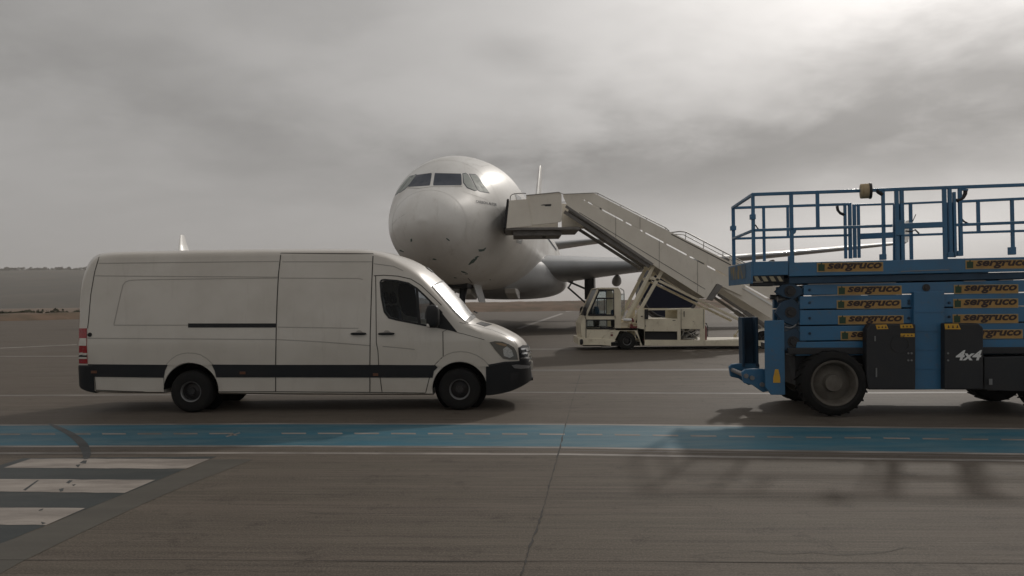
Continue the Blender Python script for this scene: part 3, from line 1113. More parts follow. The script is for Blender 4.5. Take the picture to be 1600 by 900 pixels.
    for d_ in (-0.75, 0.4):
        vs += [P0 + nn * d_ - yv * .80, P0 + nn * d_ + yv * .80, P1 + nn * d_ + yv * .88, P1 + nn * d_ - yv * .88]
    ws.add(vs, [(0, 1, 2, 3), (7, 6, 5, 4), (0, 4, 5, 1), (1, 5, 6, 2), (2, 6, 7, 3), (3, 7, 4, 0)])
    wa = lambda c: B().lathe([(0.445, -1.2), (0.445, -0.55)], (c[0], 0, c[1]), n=48)
    wb = lambda c: B().lathe([(0.445, 0.55), (0.445, 1.2)], (c[0], 0, c[1]), n=48)
    cuts = [B().prism(cab, -.80, .80), B().prism([hit_xz(*q) for q in win_cut], -1.3, 1.3), ws, wa(wc_r), wb(wc_r), wa(wc_f), wb(wc_f)]
    me = boolean(me0, cuts)
    if len(me.polygons) < 500:
        print('BOOLEAN PROBLEM', len(me.polygons))
    body_o = link('body', me, M['van'], van, smooth=32)

    def D(name, poly, m, off=0.004, mirror=True, cell=4.0, parent=van, rfn=None):
        d = decal(poly, rfn or rf, bvh, off, cell)
        if mirror:
            d.mirror_y()
        return d.build(name, m, parent, smooth=40, merge=False, recalc=False)

    def SM(name, lines, m=None, width=0.012, mirror=True, parent=van):
        b = B()
        for L in lines:
            s_ = seam(L, rf, bvh, width)
            me_ = s_.mesh('s', recalc=False)
            b.bm.from_mesh(me_)
        if mirror:
            b.mirror_y()
        return b.build(name, m or M['seam'], parent, merge=False, recalc=False)

    # wheel wells
    for c in (wc_r, wc_f):
        for s in (-1, 1):
            b = B()
            n = 40
            vs, fs = [], []
            for k in range(n + 1):
                an = R(2) + R(176) * k / n
                for y in (s * 0.962, s * 0.565):
                    vs.append((c[0] + 0.432 * math.cos(an), y, c[1] + 0.432 * math.sin(an)))
                if k:
                    fs.append((2 * k - 2, 2 * k - 1, 2 * k + 1, 2 * k))
            b.add(vs, fs)
            b.lathe([(0.001, s * 0.57), (0.44, s * 0.57), (0.44, s * 0.56), (0.001, s * 0.56)], (c[0], 0, c[1]), n=30)
            b.build('wheel_well', M['void'], van, recalc=False)
    for c, zc_ in ((wc_r, 0.342), (wc_f, 0.342)):
        for s in (-1, 1):
            wheel(van, (c[0], s * 0.945, zc_), 0.342, 0.235, 0.165, side=s, rimm=M['rim_grey'], hubm=M['steel_dark'])
    # underbody
    b = B()
    b.box(wc_r[0] + .5, wc_f[0] - .5, -.72, .72, 0.30, 0.5)
    b.box(xr + .15, wc_r[0] - .5, -.7, .7, 0.36, .5)
    b.bar((wc_r[0], -.7, .34), (wc_r[0], .7, .34), .13)
    b.bar((wc_f[0], -.7, .33), (wc_f[0], .7, .33), .10)
    b.build('underbody', M['black'], van)

    # side strip, cut at the arches
    D('trim_strip', [(138, 569), (262, 570), (258, 579), (256, 590), (140, 588.5)], M['trim'], 0.010)
    D('trim_strip', [(331, 569.5), (430.5, 570), (578, 570), (680, 570.5), (684, 574), (678, 580), (676, 590), (431, 589.5), (338, 589.5), (336, 580)], M['trim'], 0.010)
    # wheel arch flares
    D('arch_flare', [(261, 569.5), (268, 562), (276, 556.5), (285, 553.5), (294, 552.4), (305, 553), (314, 555.5), (323, 561), (332, 569.5), (325, 571), (316, 570), (309, 568), (296, 565.8), (283, 568), (276, 571), (270, 571)], M['van'], 0.016)
    D('arch_flare', [(680, 570), (690, 560), (698, 555), (708, 551.5), (720, 550), (732, 551.5), (745, 556), (756, 563), (764, 572), (754, 573), (745, 573), (738, 568.5), (729, 565.5), (719, 564.2), (708, 565.5), (699, 569), (692, 573.5)], M['van'], 0.016)
    # bumpers: solids a little larger than the body
    zfb = fr.side(790, 566, -.9)[1]
    b = B()
    xb0 = wc_f[0] + 0.43
    rings = []
    for x in stations(xb0, xf):
        u = (x - xb0) / (xf - xb0)
        rings.append(ring(x, 0.014, zfb - 0.03 + 0.05 * min(1, u * 2.5)))
    last = [Vector((xf + 0.02, p.y, p.z)) for p in rings[-1]]
    b.loft(rings + [last])
    bump = b.build('front_bumper', M['black_plastic'], van, smooth=35)
    zrb = fr.side(130, 570, -.97)[1]
    b = B()
    rings = [ring(x, 0.014, zrb) for x in stations(xr, fr.side(146, 600, -.97)[0])]
    first = [Vector((xr - 0.006, p.y * 0.99, p.z)) for p in rings[0]]
    b.loft([first] + rings)
    b.build('rear_bumper', M['black_plastic'], van, smooth=35)
    # front details
    hl = D('headlight', [(764.9, 534.7), (773.8, 532.9), (784.4, 533.8), (795, 538), (803, 543), (807, 551), (809, 562), (795, 562), (786, 560.4), (773.8, 547)], M['lamp_dark'], 0.010, cell=3)
    D('reflector', [(785.5, 545), (792, 541), (799, 547), (802, 556), (796, 559), (787, 556)], M['lamp'], 0.016, cell=2, parent=hl)
    D('reflector', [(773, 535.5), (782, 535.5), (792, 538.5), (790, 541), (780, 539)], M['amber'], 0.014, cell=2, parent=hl)
    front = lambda u, v: (Vector((xf + 5, u, v)), Vector((-1, 0, 0)))
    zg0, zg1 = 0.71, 1.01
    g = decal([(-.62, zg1 - .03), (-.55, zg1), (.55, zg1), (.62, zg1 - .03), (.66, zg0 + .05), (.55, zg0 - .02), (-.55, zg0 - .02), (-.66, zg0 + .05)], front, bvh, 0.014, 0.06, fall=5)
    gr = g.build('grille', M['black_plastic'], van, smooth=40, merge=False, recalc=False)
    for z in (0.765, 0.85, 0.935):
        decal([(-.63, z - .016), (.63, z - .016), (.61, z + .018), (-.61, z + .018)], front, bvh, 0.030, 0.05, fall=5).build('slat', M['chrome'], gr, smooth=40, merge=False, recalc=False)
    decal([(-.26, .60), (.26, .60), (.26, .71), (-.26, .71)], front, bvh, 0.045, 0.1, fall=5).build('number_plate', M['clear_lens'], van, merge=False, recalc=False)
    D('bonnet_vent', [(744, 505.3), (752, 503), (768.5, 507), (758, 510.3)], M['black_plastic'], 0.006, cell=3)
    SM('bonnet_gap', [[(718, 504), (745, 509), (770, 516), (790, 524), (803, 532), (808, 540)], [(692, 518), (700, 514.5), (716, 520), (725, 522), (757, 531)]], M['seam'], 0.008)
    c = fr.side(671, 421.5, 0)
    sl_ = Matrix.Rotation(R(38), 3, 'Y')
    B().rounded((c[0], 0, c[1] - .012), (.16, .30, .05), 8, 4, sl_).build('marker_lamp', M['black_plastic'], van, smooth=60)
    SM('arch_edge', [[(260, 569.5), (268, 561), (276, 555.5), (285, 552.5), (294, 551.4), (305, 552), (314, 554.5), (323, 560), (333, 569.5)], [(679, 570), (690, 559), (698, 554), (708, 550.5), (720, 549), (732, 550.5), (745, 555), (756, 562), (765, 572)]], M['crease'], 0.014)
    D('grille', [(809.5, 543.5), (816, 539.5), (824, 540), (828.5, 549), (829, 568), (812, 566.5)], M['black_plastic'], 0.012, cell=2)
    for q in ([(812.5, 545), (825, 543), (826, 545.4), (812.8, 547.4)], [(812.5, 551.5), (827.5, 550), (828, 552.6), (812.8, 554)], [(812.8, 558.5), (828.2, 557.5), (828.4, 560), (813, 561)]):
        D('grille_bar', q, M['chrome'], 0.020, cell=2)
    D('bumper_lip', [(799, 570.5), (806, 569.5), (820, 570.5), (826, 571.5), (825, 575), (812, 576), (803, 575)], M['rim_grey'], 0.024, cell=3)
    SM('bumper_crease', [[(764, 588), (790, 589), (812, 586), (826, 583)], [(768, 604), (800, 602), (822, 595)]], M['steel_dark'], 0.016)
    D('fog_lamp', [(797, 583), (809, 582), (808, 592), (797, 594)], M['black'], 0.020, cell=3)
    # rear lamp, bands
    rl = D('tail_light', [(123.5, 513), (136, 513), (135.5, 535), (137, 568), (121.5, 568), (122.5, 530)], M['red_lens'], 0.012, cell=3)
    D('lens', [(123, 528.5), (135.5, 528.5), (135.5, 540), (122.5, 540)], M['clear_lens'], 0.016, cell=3, parent=rl)
    D('lens', [(122, 551.5), (136.3, 551.5), (136.5, 560.5), (121.8, 560.5)], M['clear_lens'], 0.016, cell=3, parent=rl)
    D('lens', [(122, 555), (136.4, 555), (136.5, 557.5), (121.8, 557.5)], M['black_plastic'], 0.019, cell=3, parent=rl)
    c = hit_xz(140.5, 523)
    B().lathe([(0.001, -0.02), (0.03, -0.02), (0.036, 0), (0.036, .05), (.001, .05)], (c[0], -yside(*c), c[1]), n=20).build('filler_cap', M['black_plastic'], van, smooth=35)
    for q in ((143, 579, 9), (375, 580.5, 9), (583, 583, 8)):
        D('side_marker', [(q[0], q[1]), (q[0] + q[2], q[1]), (q[0] + q[2], q[1] + 4), (q[0], q[1] + 4)], M['orange_lens'], 0.016, cell=3)
    # seams and creases
    SM('door_gap', [[(439, 395.6), (435, 430), (433, 470), (431.7, 510), (430.9, 560), (430.7, 612)], [(439, 395.6), (583, 396.5)], [(583, 396.5), (581, 440), (578.5, 520), (578, 570), (578, 615)]], width=0.016)
    SM('door_gap', [[(584, 431), (600, 430), (622, 431.5), (642, 436), (658, 446), (675, 462), (690, 477)], [(587, 431), (587.5, 470), (588, 535), (590.5, 548), (592, 575), (597, 613)],
                    [(692, 518), (692.5, 557)], [(692.5, 557), (680, 570)], [(671, 590), (665, 614)]], width=0.013)
    SM('rear_door_gap', [[(156, 398), (148, 425), (142, 460), (138.5, 500), (137, 513)]], width=0.013)
    SM('roof_crease', [[(154, 411.5), (300, 409.8), (436, 408.5)], [(441, 409), (582, 409)], [(584, 412), (615, 416), (630, 423)]], M['crease'], 0.012)
    SM('body_crease', [[(137, 528.5), (300, 529.5), (431, 530.5)], [(432, 530.5), (500, 534), (560, 538.5), (578, 540)], [(598, 541), (625, 543.5), (648, 546)]], M['crease'], 0.014)
    SM('panel_crease', [[(178, 507), (183, 485), (188, 462), (192, 446), (196, 440.5), (203, 438), (215, 437.3), (300, 436), (433, 434.5)], [(438, 434.5), (560, 435), (567, 436.5)], [(148, 431), (436, 433)],
                        [(178, 508), (294, 508)], [(434, 511), (500, 512), (560, 513)]], M['crease'], 0.012)
    D('sliding_rail', [(294, 505.3), (431.5, 505.3), (431.3, 511.8), (294, 511.8)], M['black'], 0.005)
    SM('rail_edge', [[(295, 508.5), (431, 508.6)]], M['crease'], 0.018)
    SM('sill_gap', [[(150, 609.5), (200, 611.5), (256, 613)], [(341, 612), (431, 612), (578, 613), (664, 614)]], M['seam'], 0.014)
    SM('panel_gap', [[(148, 588.5), (150, 609.5)], [(256, 590), (257, 613)]], M['seam'], 0.010)
    # handles
    for q in ((548, 573), (591, 617)):
        a0, a1 = hit_xz(q[0], 521.5), hit_xz(q[1], 521.5)
        xm, zz = (a0[0] + a1[0]) / 2, a0[1]
        hb = B()
        for s in (-1, 1):
            hb.rounded((xm, s * (yside(xm, zz) + 0.028), zz), (a1[0] - a0[0], .04, .042), 8, 3.5)
        hb.build('door_handle', M['black_plastic'], van, smooth=60)
        D('handle_recess', [(q[0] + 8, 519), (q[0] + 11, 516.2), (q[0] + 15, 516), (q[0] + 19, 519)], M['crease'], 0.004, cell=3)
    # glass
    frame_ = D('window', win_all, M['black_plastic'], 0.0035) if False else None
    qa, qb = (651, 452), (655, 505.5)
    wn = decal([(595.5, 441), (601, 438.5), (620.5, 440), (638, 444), (650, 451.5), (654, 505), (620.5, 498.6), (608.6, 495.3), (601.5, 486.7), (597, 463.5)], rf, bvh, -0.02, 6, rim=False).mirror_y().build('window', M['glass'], van, smooth=60, merge=False, recalc=False)
    decal([(655.5, 455), (665, 465), (678, 478), (688, 489), (690, 511), (665.7, 507.3), (659, 506)], rf, bvh, -0.02, 6, rim=False).mirror_y().build('window', M['cab_glass'], van, smooth=60, merge=False, recalc=False)
    rim = [(594.5, 440), (597, 437.6), (601, 437.2), (620.5, 438.8), (638, 442.6), (651.5, 450.8), (665.3, 463.7), (678.3, 476.8), (690, 488), (691, 512), (665.7, 508.5), (620.5, 499.8), (608, 496.5), (600.8, 487.2), (596.2, 463.5)]
    bb = seam(rim, rf, bvh, 0.03, 0.005, closed=True)
    d2 = seam([(651.5, 451), (653, 480), (655.5, 506)], rf, bvh, 0.045, 0.004)
    bb.bm.from_mesh(d2.mesh('x', recalc=False))
    bb.mirror_y().build('window_frame', M['black_plastic'], van, merge=False, recalc=False)
    D('mirror_base', [(679, 478), (690, 488.5), (714.5, 518.8), (690, 513.8), (676, 511)], M['black_plastic'], 0.007)
    for s in (-1, 1):
        mb = B()
        c = hit_xz(680, 494)
        mb.rounded((c[0] - 0.02, s * (yside(*c) + 0.17), c[1] + 0.0), (0.21, .26, .37), 14, 3.6)
        mb.bar((c[0] + .03, s * (yside(*c) - .01), c[1] - .1), (c[0], s * (yside(*c) + .12), c[1] - .05), .09, .1)
        mo = mb.build('wing_mirror', M['black_plastic'], van, smooth=50)
        B().rounded((c[0] - 0.085, s * (yside(*c) + 0.21), c[1] - 0.14), (0.06, .16, .08), 8, 3).build('indicator', M['clear_lens'], mo, smooth=60)
    bl = decal([(588, 434), (601, 432), (622, 433), (626, 450), (629, 480), (632, 508), (620.5, 505), (606, 501), (597, 490), (590, 463.5)], rf, bvh, -0.05, 6, rim=False)
    for v in bl.bm.verts:
        v.co.y = -v.co.y
    bl.build('added_view_block', M['view_block'], van, smooth=60, merge=False, recalc=False)  # added dark sheet, blocks daylight from the far window so the cab looks dark
    # windscreen
    vs, fs = [], []
    nu, nv = 14, 20
    for i in range(nu + 1):
        for j in range(nv + 1):
            u, v = i / nu, -1 + 2 * j / nv
            yw = .81 + .08 * u
            q = P0.lerp(P1, -0.025 + 1.05 * u) + yv * (v * yw) + nn * 0.5
            loc, no, _, _ = bvh.ray_cast(q, -nn)
            vs.append(loc + no * 0.004 if loc is not None else q - nn * 0.5)
            if i and j:
                a_ = i * (nv + 1) + j
                fs.append((a_, a_ - 1, a_ - nv - 2, a_ - nv - 1))
    B().add(vs, fs).build('windscreen', M['screen'], van, smooth=60, recalc=False)
    edge_pts = []
    b = B()
    def wsline(L, wd):
        P = []
        for u, v in L:
            q = P0.lerp(P1, u) + yv * v + nn * 0.5
            loc, no, _, _ = bvh.ray_cast(q, -nn)
            if loc is not None:
                P.append((loc, no))
        vs, fs = [], []
        for i, (p, no) in enumerate(P):
            t_ = (P[min(i + 1, len(P) - 1)][0] - P[max(i - 1, 0)][0]).normalized()
            s_ = t_.cross(no).normalized() * wd / 2
            vs += [p + s_ + no * .009, p - s_ + no * .009]
            if i:
                fs.append((2 * i - 2, 2 * i - 1, 2 * i + 1, 2 * i))
        b.add(vs, fs)
    k = [i / 16 for i in range(17)]
    wsline([(u, -.80 - .08 * u) for u in k], .05)
    wsline([(u, .80 + .08 * u) for u in k], .035)
    wsline([(0, -.80 + 1.60 * u) for u in k], .03)
    wsline([(1, -.88 + 1.76 * u) for u in k], .07)
    b.build('windscreen_seal', M['black_plastic'], van, recalc=False)
    wb_ = B()
    wb_.bar(P1 + nn * .03 + yv * .55 - a * .02, P1 + nn * .04 - yv * .1 - a * .06, .02)
    wb_.build('wiper', M['black'], van)
    # cab inside
    for s in (-.42, .42):
        b = B()
        xs0 = fr.side(612, 500, -.5)[0]
        b.rounded((xs0 + .22, s, 0.98), (.52, .50, .16), 10, 4)
        b.rounded((xs0 - .03, s, 1.36), (.16, .48, .72), 10, 4, Matrix.Rotation(R(-12), 3, 'Y'))
        b.rounded((xs0 - .12, s, 1.84), (.10, .27, .2), 8, 3.5, Matrix.Rotation(R(-8), 3, 'Y'))
        b.build('seat', M['seat'], van, smooth=60)
    b = B()
    xd = fr.side(712, 520, -.5)[0]
    b.prism([(xd - .18, 0.86), (xd - .2, 1.2), (xd - .05, 1.32), (xd + .22, 1.30), (xd + .22, .86)], -.78, .78)
    b.build('dashboard', M['black_plastic'], van, bev=.02)
    b = B()
    ctr = Vector((xd - .33, .38, 1.33))
    rot = Matrix.Rotation(R(35), 3, 'Y')
    b.tube([ctr + rot @ Vector((0, .2 * math.cos(2 * math.pi * q / 24), .2 * math.sin(2 * math.pi * q / 24))) for q in range(25)], .016, 6)
    b.bar(ctr, ctr + Vector((.25, 0, -.12)), .05)
    b.build('steering_wheel', M['black'], van, smooth=40)
    b = B()
    xbk = fr.side(590, 500, -.5)[0]
    b.box(xbk + .01, xbk + .03, -.79, .79, .86, 2.12)
    b.build('bulkhead', M['seat'], van)
    return van


build_van()


# ------------------------------------------------------------------ the airliner
def build_aircraft():
    th = R(6.3)
    nose_s0 = Vector((-2.95, 24.2, 5.22))
    T = Matrix.Translation((nose_s0.x, nose_s0.y, 0)) @ Matrix.Rotation(math.pi / 2 - th, 4, 'Z')
    # local: x = aft along the axis, y = starboard (photo left), z up from the ground; axis height ZC
    fr = Frame(T)
    rf = raycam(fr)
    ac = thing('airliner', 'white wide body airliner parked nose on behind the van', 'aircraft', T)
    ZC = nose_s0.z
    S_ = [0, .12, .35, .8, 1.4, 2.0, 2.8, 3.8, 5.0, 6.5, 8.5, 38, 43, 48, 53, 57, 58.5]
    TOP = [-.75, -.42, -.12, .22, .53, .86, 1.38, 1.92, 2.32, 2.62, 2.82, 2.82, 2.80, 2.72, 2.55, 2.30, 2.1]
    BOT = [-.75, -1.10, -1.40, -1.75, -2.05, -2.25, -2.44, -2.60, -2.71, -2.79, -2.82, -2.82, -2.45, -1.35, 0.0, 1.1, 1.5]
    HWD = [0.02, .40, .74, 1.10, 1.42, 1.66, 1.90, 2.14, 2.44, 2.69, 2.82, 2.82, 2.70, 2.15, 1.35, .65, .3]
    ft, fb, fh = pchip(S_, TOP), pchip(S_, BOT), pchip(S_, HWD)
    NR = 72

    def ring(s):
        zt, zb, hw = ft(s), fb(s), fh(s)
        # widest a little below the middle at the nose
        zm = (zt + zb) / 2
        r = []
        for k in range(NR):
            a = 2 * math.pi * k / NR
            r.append(Vector((s, hw * math.cos(a), ZC + zm + (zt - zb) / 2 * math.sin(a))))
        return r
    ss = [0, .03, .07, .12, .2, .3, .45, .6, .8, 1.0, 1.2, 1.4, 1.6, 1.8, 2.0, 2.2, 2.4, 2.6, 2.8, 3.1, 3.4, 3.8, 4.2, 4.6, 5, 5.5, 6, 6.5, 7, 7.5, 8, 8.5, 10, 12, 15, 18, 22, 26, 30, 34, 38, 39, 40, 41, 42, 43, 44, 45, 46, 47, 48, 49, 50, 51, 52, 53, 54, 55, 56, 57, 58, 58.5]
    fu = B().loft([ring(s) for s in ss])
    bmesh.ops.recalc_face_normals(fu.bm, faces=fu.bm.faces)
    bvh = BVHTree.FromBMesh(fu.bm)
    fus = fu.build('fuselage', M['air_white'], ac, smooth=50)

    def D(name, poly, m, off, mirror=False, cell=3.0, parent=fus, rim=True):
        d = decal(poly, rf, bvh, off, cell, rim=rim, fall=27)
        if mirror:
            d.mirror_y()
        return d.build(name, m, parent, smooth=40, merge=False, recalc=False)

    # cockpit glazing
    W1 = [(644, 274.4), (674.2, 270.4), (674.6, 272), (672, 288.5), (671, 289.8), (638, 292), (637.2, 290.5)]
    W2 = [(679.5, 270.6), (719.5, 271.5), (720.8, 273), (721.5, 288), (720.5, 289.4), (677.5, 289.8), (676.8, 288)]
    W3 = [(723.3, 272), (728, 271.3), (731.3, 274), (745, 296.7), (741.3, 297.6), (730, 292.7), (724.7, 285.3)]
    W4 = [(733.7, 272.4), (743.3, 273.3), (747.3, 277.3), (764, 301.3), (750, 298.7), (746, 296)]
    D('cockpit_window', W1, M['air_glass'], 0.008)
    D('cockpit_window', W2, M['air_glass'], 0.008)

    def grow(P, k):
        cx, cy = sum(p[0] for p in P) / len(P), sum(p[1] for p in P) / len(P)
        out = []
        for x, y in P:
            d = math.hypot(x - cx, y - cy)
            out.append((x + (x - cx) / d * k, y + (y - cy) / d * k))
        return out
    for Wn in (W3, W4):
        fo = D('cockpit_window', grow(Wn, 1.2), M['air_glass'], 0.006, mirror=True)
        D('pane', Wn, M['air_shade'], 0.010, mirror=True, parent=fo)
    # sill of grime under the windows
    sb = seam([(636, 293.5), (655, 294.5), (676, 291.5), (700, 291.8), (722, 291)], rf, bvh, 0.05, 0.004)
    sb.build('window_sill', M['panel_line'], fus, merge=False, recalc=False)
    for L, wd in (([(723, 299), (760, 312), (778, 327), (790, 345)], .012), ([(737, 256), (752, 260), (768, 257.5), (780, 256)], .012), ([(612, 352), (620, 343), (632, 335)], .012)):
        seam(L, rf, bvh, wd, 0.003).build('panel_line', M['panel_line'], fus, merge=False, recalc=False)
    # rings of skin joints
    b = B()
    for s in (1.15, 3.9, 8.3, 13.5, 19.0, 26.0, 33.0):
        q = ring(s)
        c = Vector((s, 0, ZC + (ft(s) + fb(s)) / 2))
        vs, fs = [], []
        for k in range(NR + 1):
            p = q[k % NR]
            no = (p - c).normalized()
            vs += [p + no * .004 + Vector((.006, 0, 0)), p + no * .004 - Vector((.006, 0, 0))]
            if k:
                fs.append((2 * k - 2, 2 * k - 1, 2 * k + 1, 2 * k))
        b.add(vs, fs)
    b.build('skin_joint', M['panel_line'], fus, recalc=False)
    # lettering by the side window
    vs2, fs2 = text_geo('CARBON ALTER', 0.0, 0.012)
    b = B()
    vs = []
    for u, v in vs2:
        px = 743.5 + 32.5 * u
        py = 316.6 + 5.6 * u - 4.2 * v
        loc, no, _, _ = bvh.ray_cast(fr.o, fr.d(px, py).normalized())
        vs.append(loc + no * 0.008)
    b.add(vs, fs2)
    b.build('lettering', M['air_dark'], fus, merge=False, recalc=False)
    # scraped paint patches on the lower nose
    rnd = random.Random(3)
    for cx, cy, lx, ly, ang in ((752, 391, 7, 2.2, -5), (739, 408, 9, 2.6, -42), (745, 402, 4, 1.5, -30), (724, 425, 6, 1.2, 14), (700, 374.5, 4, 1.0, 40), (679, 405, 4, 1.1, 5), (711, 434, 2.5, .8, 5), (643, 375, 1.6, 3, 5),
                                (729, 428, 3, .8, -10), (766, 437, 1.2, .8, 0), (757, 389, 3, 1.2, -40), (627, 392, 5, 1.0, 20)):
        P = []
        n = 11
        ca, sa = math.cos(R(ang)), math.sin(R(ang))
        for k in range(n):
            a = 2 * math.pi * k / n
            q = rnd.uniform(0.55, 1.15)
            u, v = lx * q * math.cos(a), ly * q * math.sin(a)
            P.append((cx + u * ca - v * sa, cy + u * sa + v * ca))
        D('scraped_patch', P, M['scuff'], 0.005, cell=3)
    seam([(731, 434), (737, 441), (742, 447)], rf, bvh, .03, .01).build('drain_mast', M['air_dark'], fus, merge=False, recalc=False)
    # cabin windows and doors on both sides
    for side in (-1, 1):
        for s in [9.4 + 0.53 * k for k in range(45)]:
            z = ZC + 0.42
            y = fh(s) * math.sqrt(max(0, 1 - ((z - ZC - (ft(s) + fb(s)) / 2) / ((ft(s) - fb(s)) / 2)) ** 2))
            b = B()
            b.rounded((s, side * (y - 0.004), z), (.24, .03, .34), 6, 3)
            b.build('cabin_window', M['air_glass'], fus, smooth=60)
        b = B()
        for s0, s1 in ((6.1, 7.2),):
            pts = [(s0, .0 - 1.05), (s1, -1.05), (s1, .95), (s0, .95)]
            def yv(s, z):
                return fh(s) * math.sqrt(max(0, 1 - ((z - (ft(s) + fb(s)) / 2) / ((ft(s) - fb(s)) / 2)) ** 2))
            vs, fs = [], []
            for i in range(5):
                for j in range(13):
                    s, z = s0 + (s1 - s0) * i / 4, -1.05 + 2.0 * j / 12
                    vs.append((s, side * (yv(s, z) + .012), ZC + z))
                    if i and j:
                        a = i * 13 + j
                        fs.append((a, a - 1, a - 14, a - 13))
            b.add(vs, fs)
        b.build('cabin_door', M['air_grey'], fus, smooth=60)
    # belly fairing
    b = B()
    rings = []
    fhw = pchip([13.5, 16, 19, 22, 26, 33, 36, 40], [.6, 2.0, 3.0, 3.45, 3.6, 3.55, 3.0, .8])
    fbt = pchip([13.5, 16, 19, 22, 26, 33, 36, 40], [-2.6, -2.95, -3.18, -3.27, -3.3, -3.25, -3.0, -2.5])
    for i in range(50):
        s = 13.5 + 26.5 * i / 49
        hw, zb = fhw(s), fbt(s)
        zt = -0.7
        r = []
        for k in range(NR):
            a = 2 * math.pi * k / NR
            e = 2 / 2.6
            ca, sa = math.cos(a), math.sin(a)
            r.append(Vector((s, hw * math.copysign(abs(ca) ** e, ca), ZC + (zt + zb) / 2 + (zt - zb) / 2 * math.copysign(abs(sa) ** e, sa))))
        rings.append(r)
    b.loft(rings)
    b.build('belly_fairing', M['air_grey'], ac, smooth=50)
    b = B()
    b.prism([(15.0, ZC - 2.75), (17.2, ZC - 2.75), (17.2, ZC - 3.32), (16.6, ZC - 3.3), (15.3, ZC - 3.0)], -1.5, -0.9)
    b.prism([(15.0, ZC - 2.75), (17.2, ZC - 2.75), (17.2, ZC - 3.32), (16.6, ZC - 3.3), (15.3, ZC - 3.0)], 0.9, 1.5)
    b.build('air_inlet', M['air_white'], ac, bev=.05)

    # wings
    def foil(c, tk, n=18):
        pts = []
        for i in range(n + 1):
            x = (1 - math.cos(math.pi * i / n)) / 2
            t_ = 5 * tk * (.2969 * math.sqrt(x) - .126 * x - .3516 * x ** 2 + .2843 * x ** 3 - .1015 * x ** 4)
            cam = 0.02 * math.sin(math.pi * x)
            pts.append((x, t_, cam))
        up = [(x * c, (cam + t_) * c) for x, t_, cam in pts]
        lo = [(x * c, (cam - t_) * c) for x, t_, cam in pts[1:-1]]
        return up + lo[::-1]

    le = lambda d: 18.9 + (d - 2.6) * 0.615
    for side in (-1, 1):
        rings = []
        fc = pchip([1.0, 2.8, 6, 9.4, 18, 28.6, 29.2], [11.2, 10.6, 8.6, 7.0, 4.9, 2.5, 2.2])
        ftk = pchip([1.0, 2.8, 9.4, 18, 29.2], [.150, .150, .118, .105, .10])
        fzz = pchip([1.0, 2.8, 9.4, 18, 29.2], [3.55, 3.62, 4.05, 4.85, 6.0])
        tw = pchip([1, 2.8, 9.4, 29.2], [R(4), R(4), R(2), R(-1)])
        for d in (1.0, 2.0, 2.8, 4, 5.5, 7, 8.2, 9.4, 12, 15, 18, 21, 24, 27, 28.6, 29.2):
            c, an = fc(d), tw(d)
            r = []
            for u, v in foil(c, ftk(d)):
                uu, vv = (u - c * .3) * math.cos(an) + v * math.sin(an), -(u - c * .3) * math.sin(an) + v * math.cos(an)
                r.append(Vector((le(d) + c * .3 + uu, side * d, fzz(d) + vv)))
            rings.append(r)
        wing = B().loft(rings).build('wing', M['air_wing'], ac, smooth=45)
        # winglet
        rings = []
        for q, (dd, up, c, aft) in enumerate(((29.2, 0, 2.2, 0), (29.42, .12, 2.05, .15), (29.6, .45, 1.75, .5), (29.85, 1.1, 1.2, 1.05), (30.1, 1.85, .62, 1.65))):
            r = []
            cant = (0, 35, 68, 72, 72)[q]
            for u, v in foil(c, .10, 10):
                r.append(Vector((le(29.2) + aft + u, side * (dd - v * math.sin(R(cant))), 6.0 + up + v * math.cos(R(cant)))))
            rings.append(r)
        B().loft(rings).build('winglet', M['air_white'], ac, smooth=45)
        # flap track fairings
        for d, L, rr in ((7.2, 4.2, .34), (13.2, 4.0, .34), (18.6, 3.6, .33)):
            x0 = le(d) + fc(d) * .62
            P = [Vector((x0 + L * k / 12, side * d, fzz(d) - .32 - (.10 if d < 10 else 0.0) * 1.0 - .22 * math.sin(math.pi * k / 12) - 0.02 * k)) for k in range(13)]
            B().tube(P, [max(.02, rr * math.sin(math.pi * (k + .4) / 12.8) ** .6) for k in range(13)], 16).build('flap_fairing', M['air_wing'], ac, smooth=50)
        # engine
        ed, ez, es = 9.75, 2.33, 17.6
        b = B()
        prof = [(1.30, .35), (1.36, .12), (1.45, .02), (1.52, .0), (1.60, .08), (1.68, .35), (1.74, 1.0), (1.74, 2.2), (1.66, 3.2), (1.48, 4.2), (1.30, 4.9), (1.22, 4.9), (1.25, 3.5), (1.25, .8)]
        b.lathe(prof, (es, side * ed, ez), 'X', 56, closed=True)
        nac = b.build('nacelle', M['air_grey'], ac, smooth=40)
        b = B()
        b.lathe([(1.31, .34), (1.37, .115), (1.455, .012), (1.525, -.008), (1.61, .078), (1.66, .22), (1.64, .22), (1.50, .1), (1.34, .36)], (es, side * ed, ez), 'X', 56, closed=True)
        b.build('lip', M['lip'], nac, smooth=40)
        b = B()
        b.lathe([(0.001, -.03), (.6, -.03), (1.2, -.025), (1.46, -.015), (1.49, .03), (1.30, .12), (1.28, .5), (.001, .5)], (es, side * ed, ez), 'X', 48)
        b.build('intake_cover', M['navy'], nac, smooth=40)
        b = B()
        b.lathe([(.001, 4.2), (.75, 4.2), (.72, 5.2), (.45, 5.9), (.2, 6.3), (.001, 6.4)], (es, side * ed, ez), 'X', 32)
        b.build('exhaust_cone', M['air_dark'], nac, smooth=40)
        b = B()
        b.prism([(es + .9, ez + 1.70), (es + 2.6, ez + 2.15), (es + 6.5, ez + 2.1), (es + 7.4, ez + 1.3), (es + 4.8, ez + 1.0), (es + 1.5, ez + 1.5)], side * ed - .2, side * ed + .2)
        b.build('pylon', M['air_grey'], ac, bev=.06)
        # tailplane
        rings = []
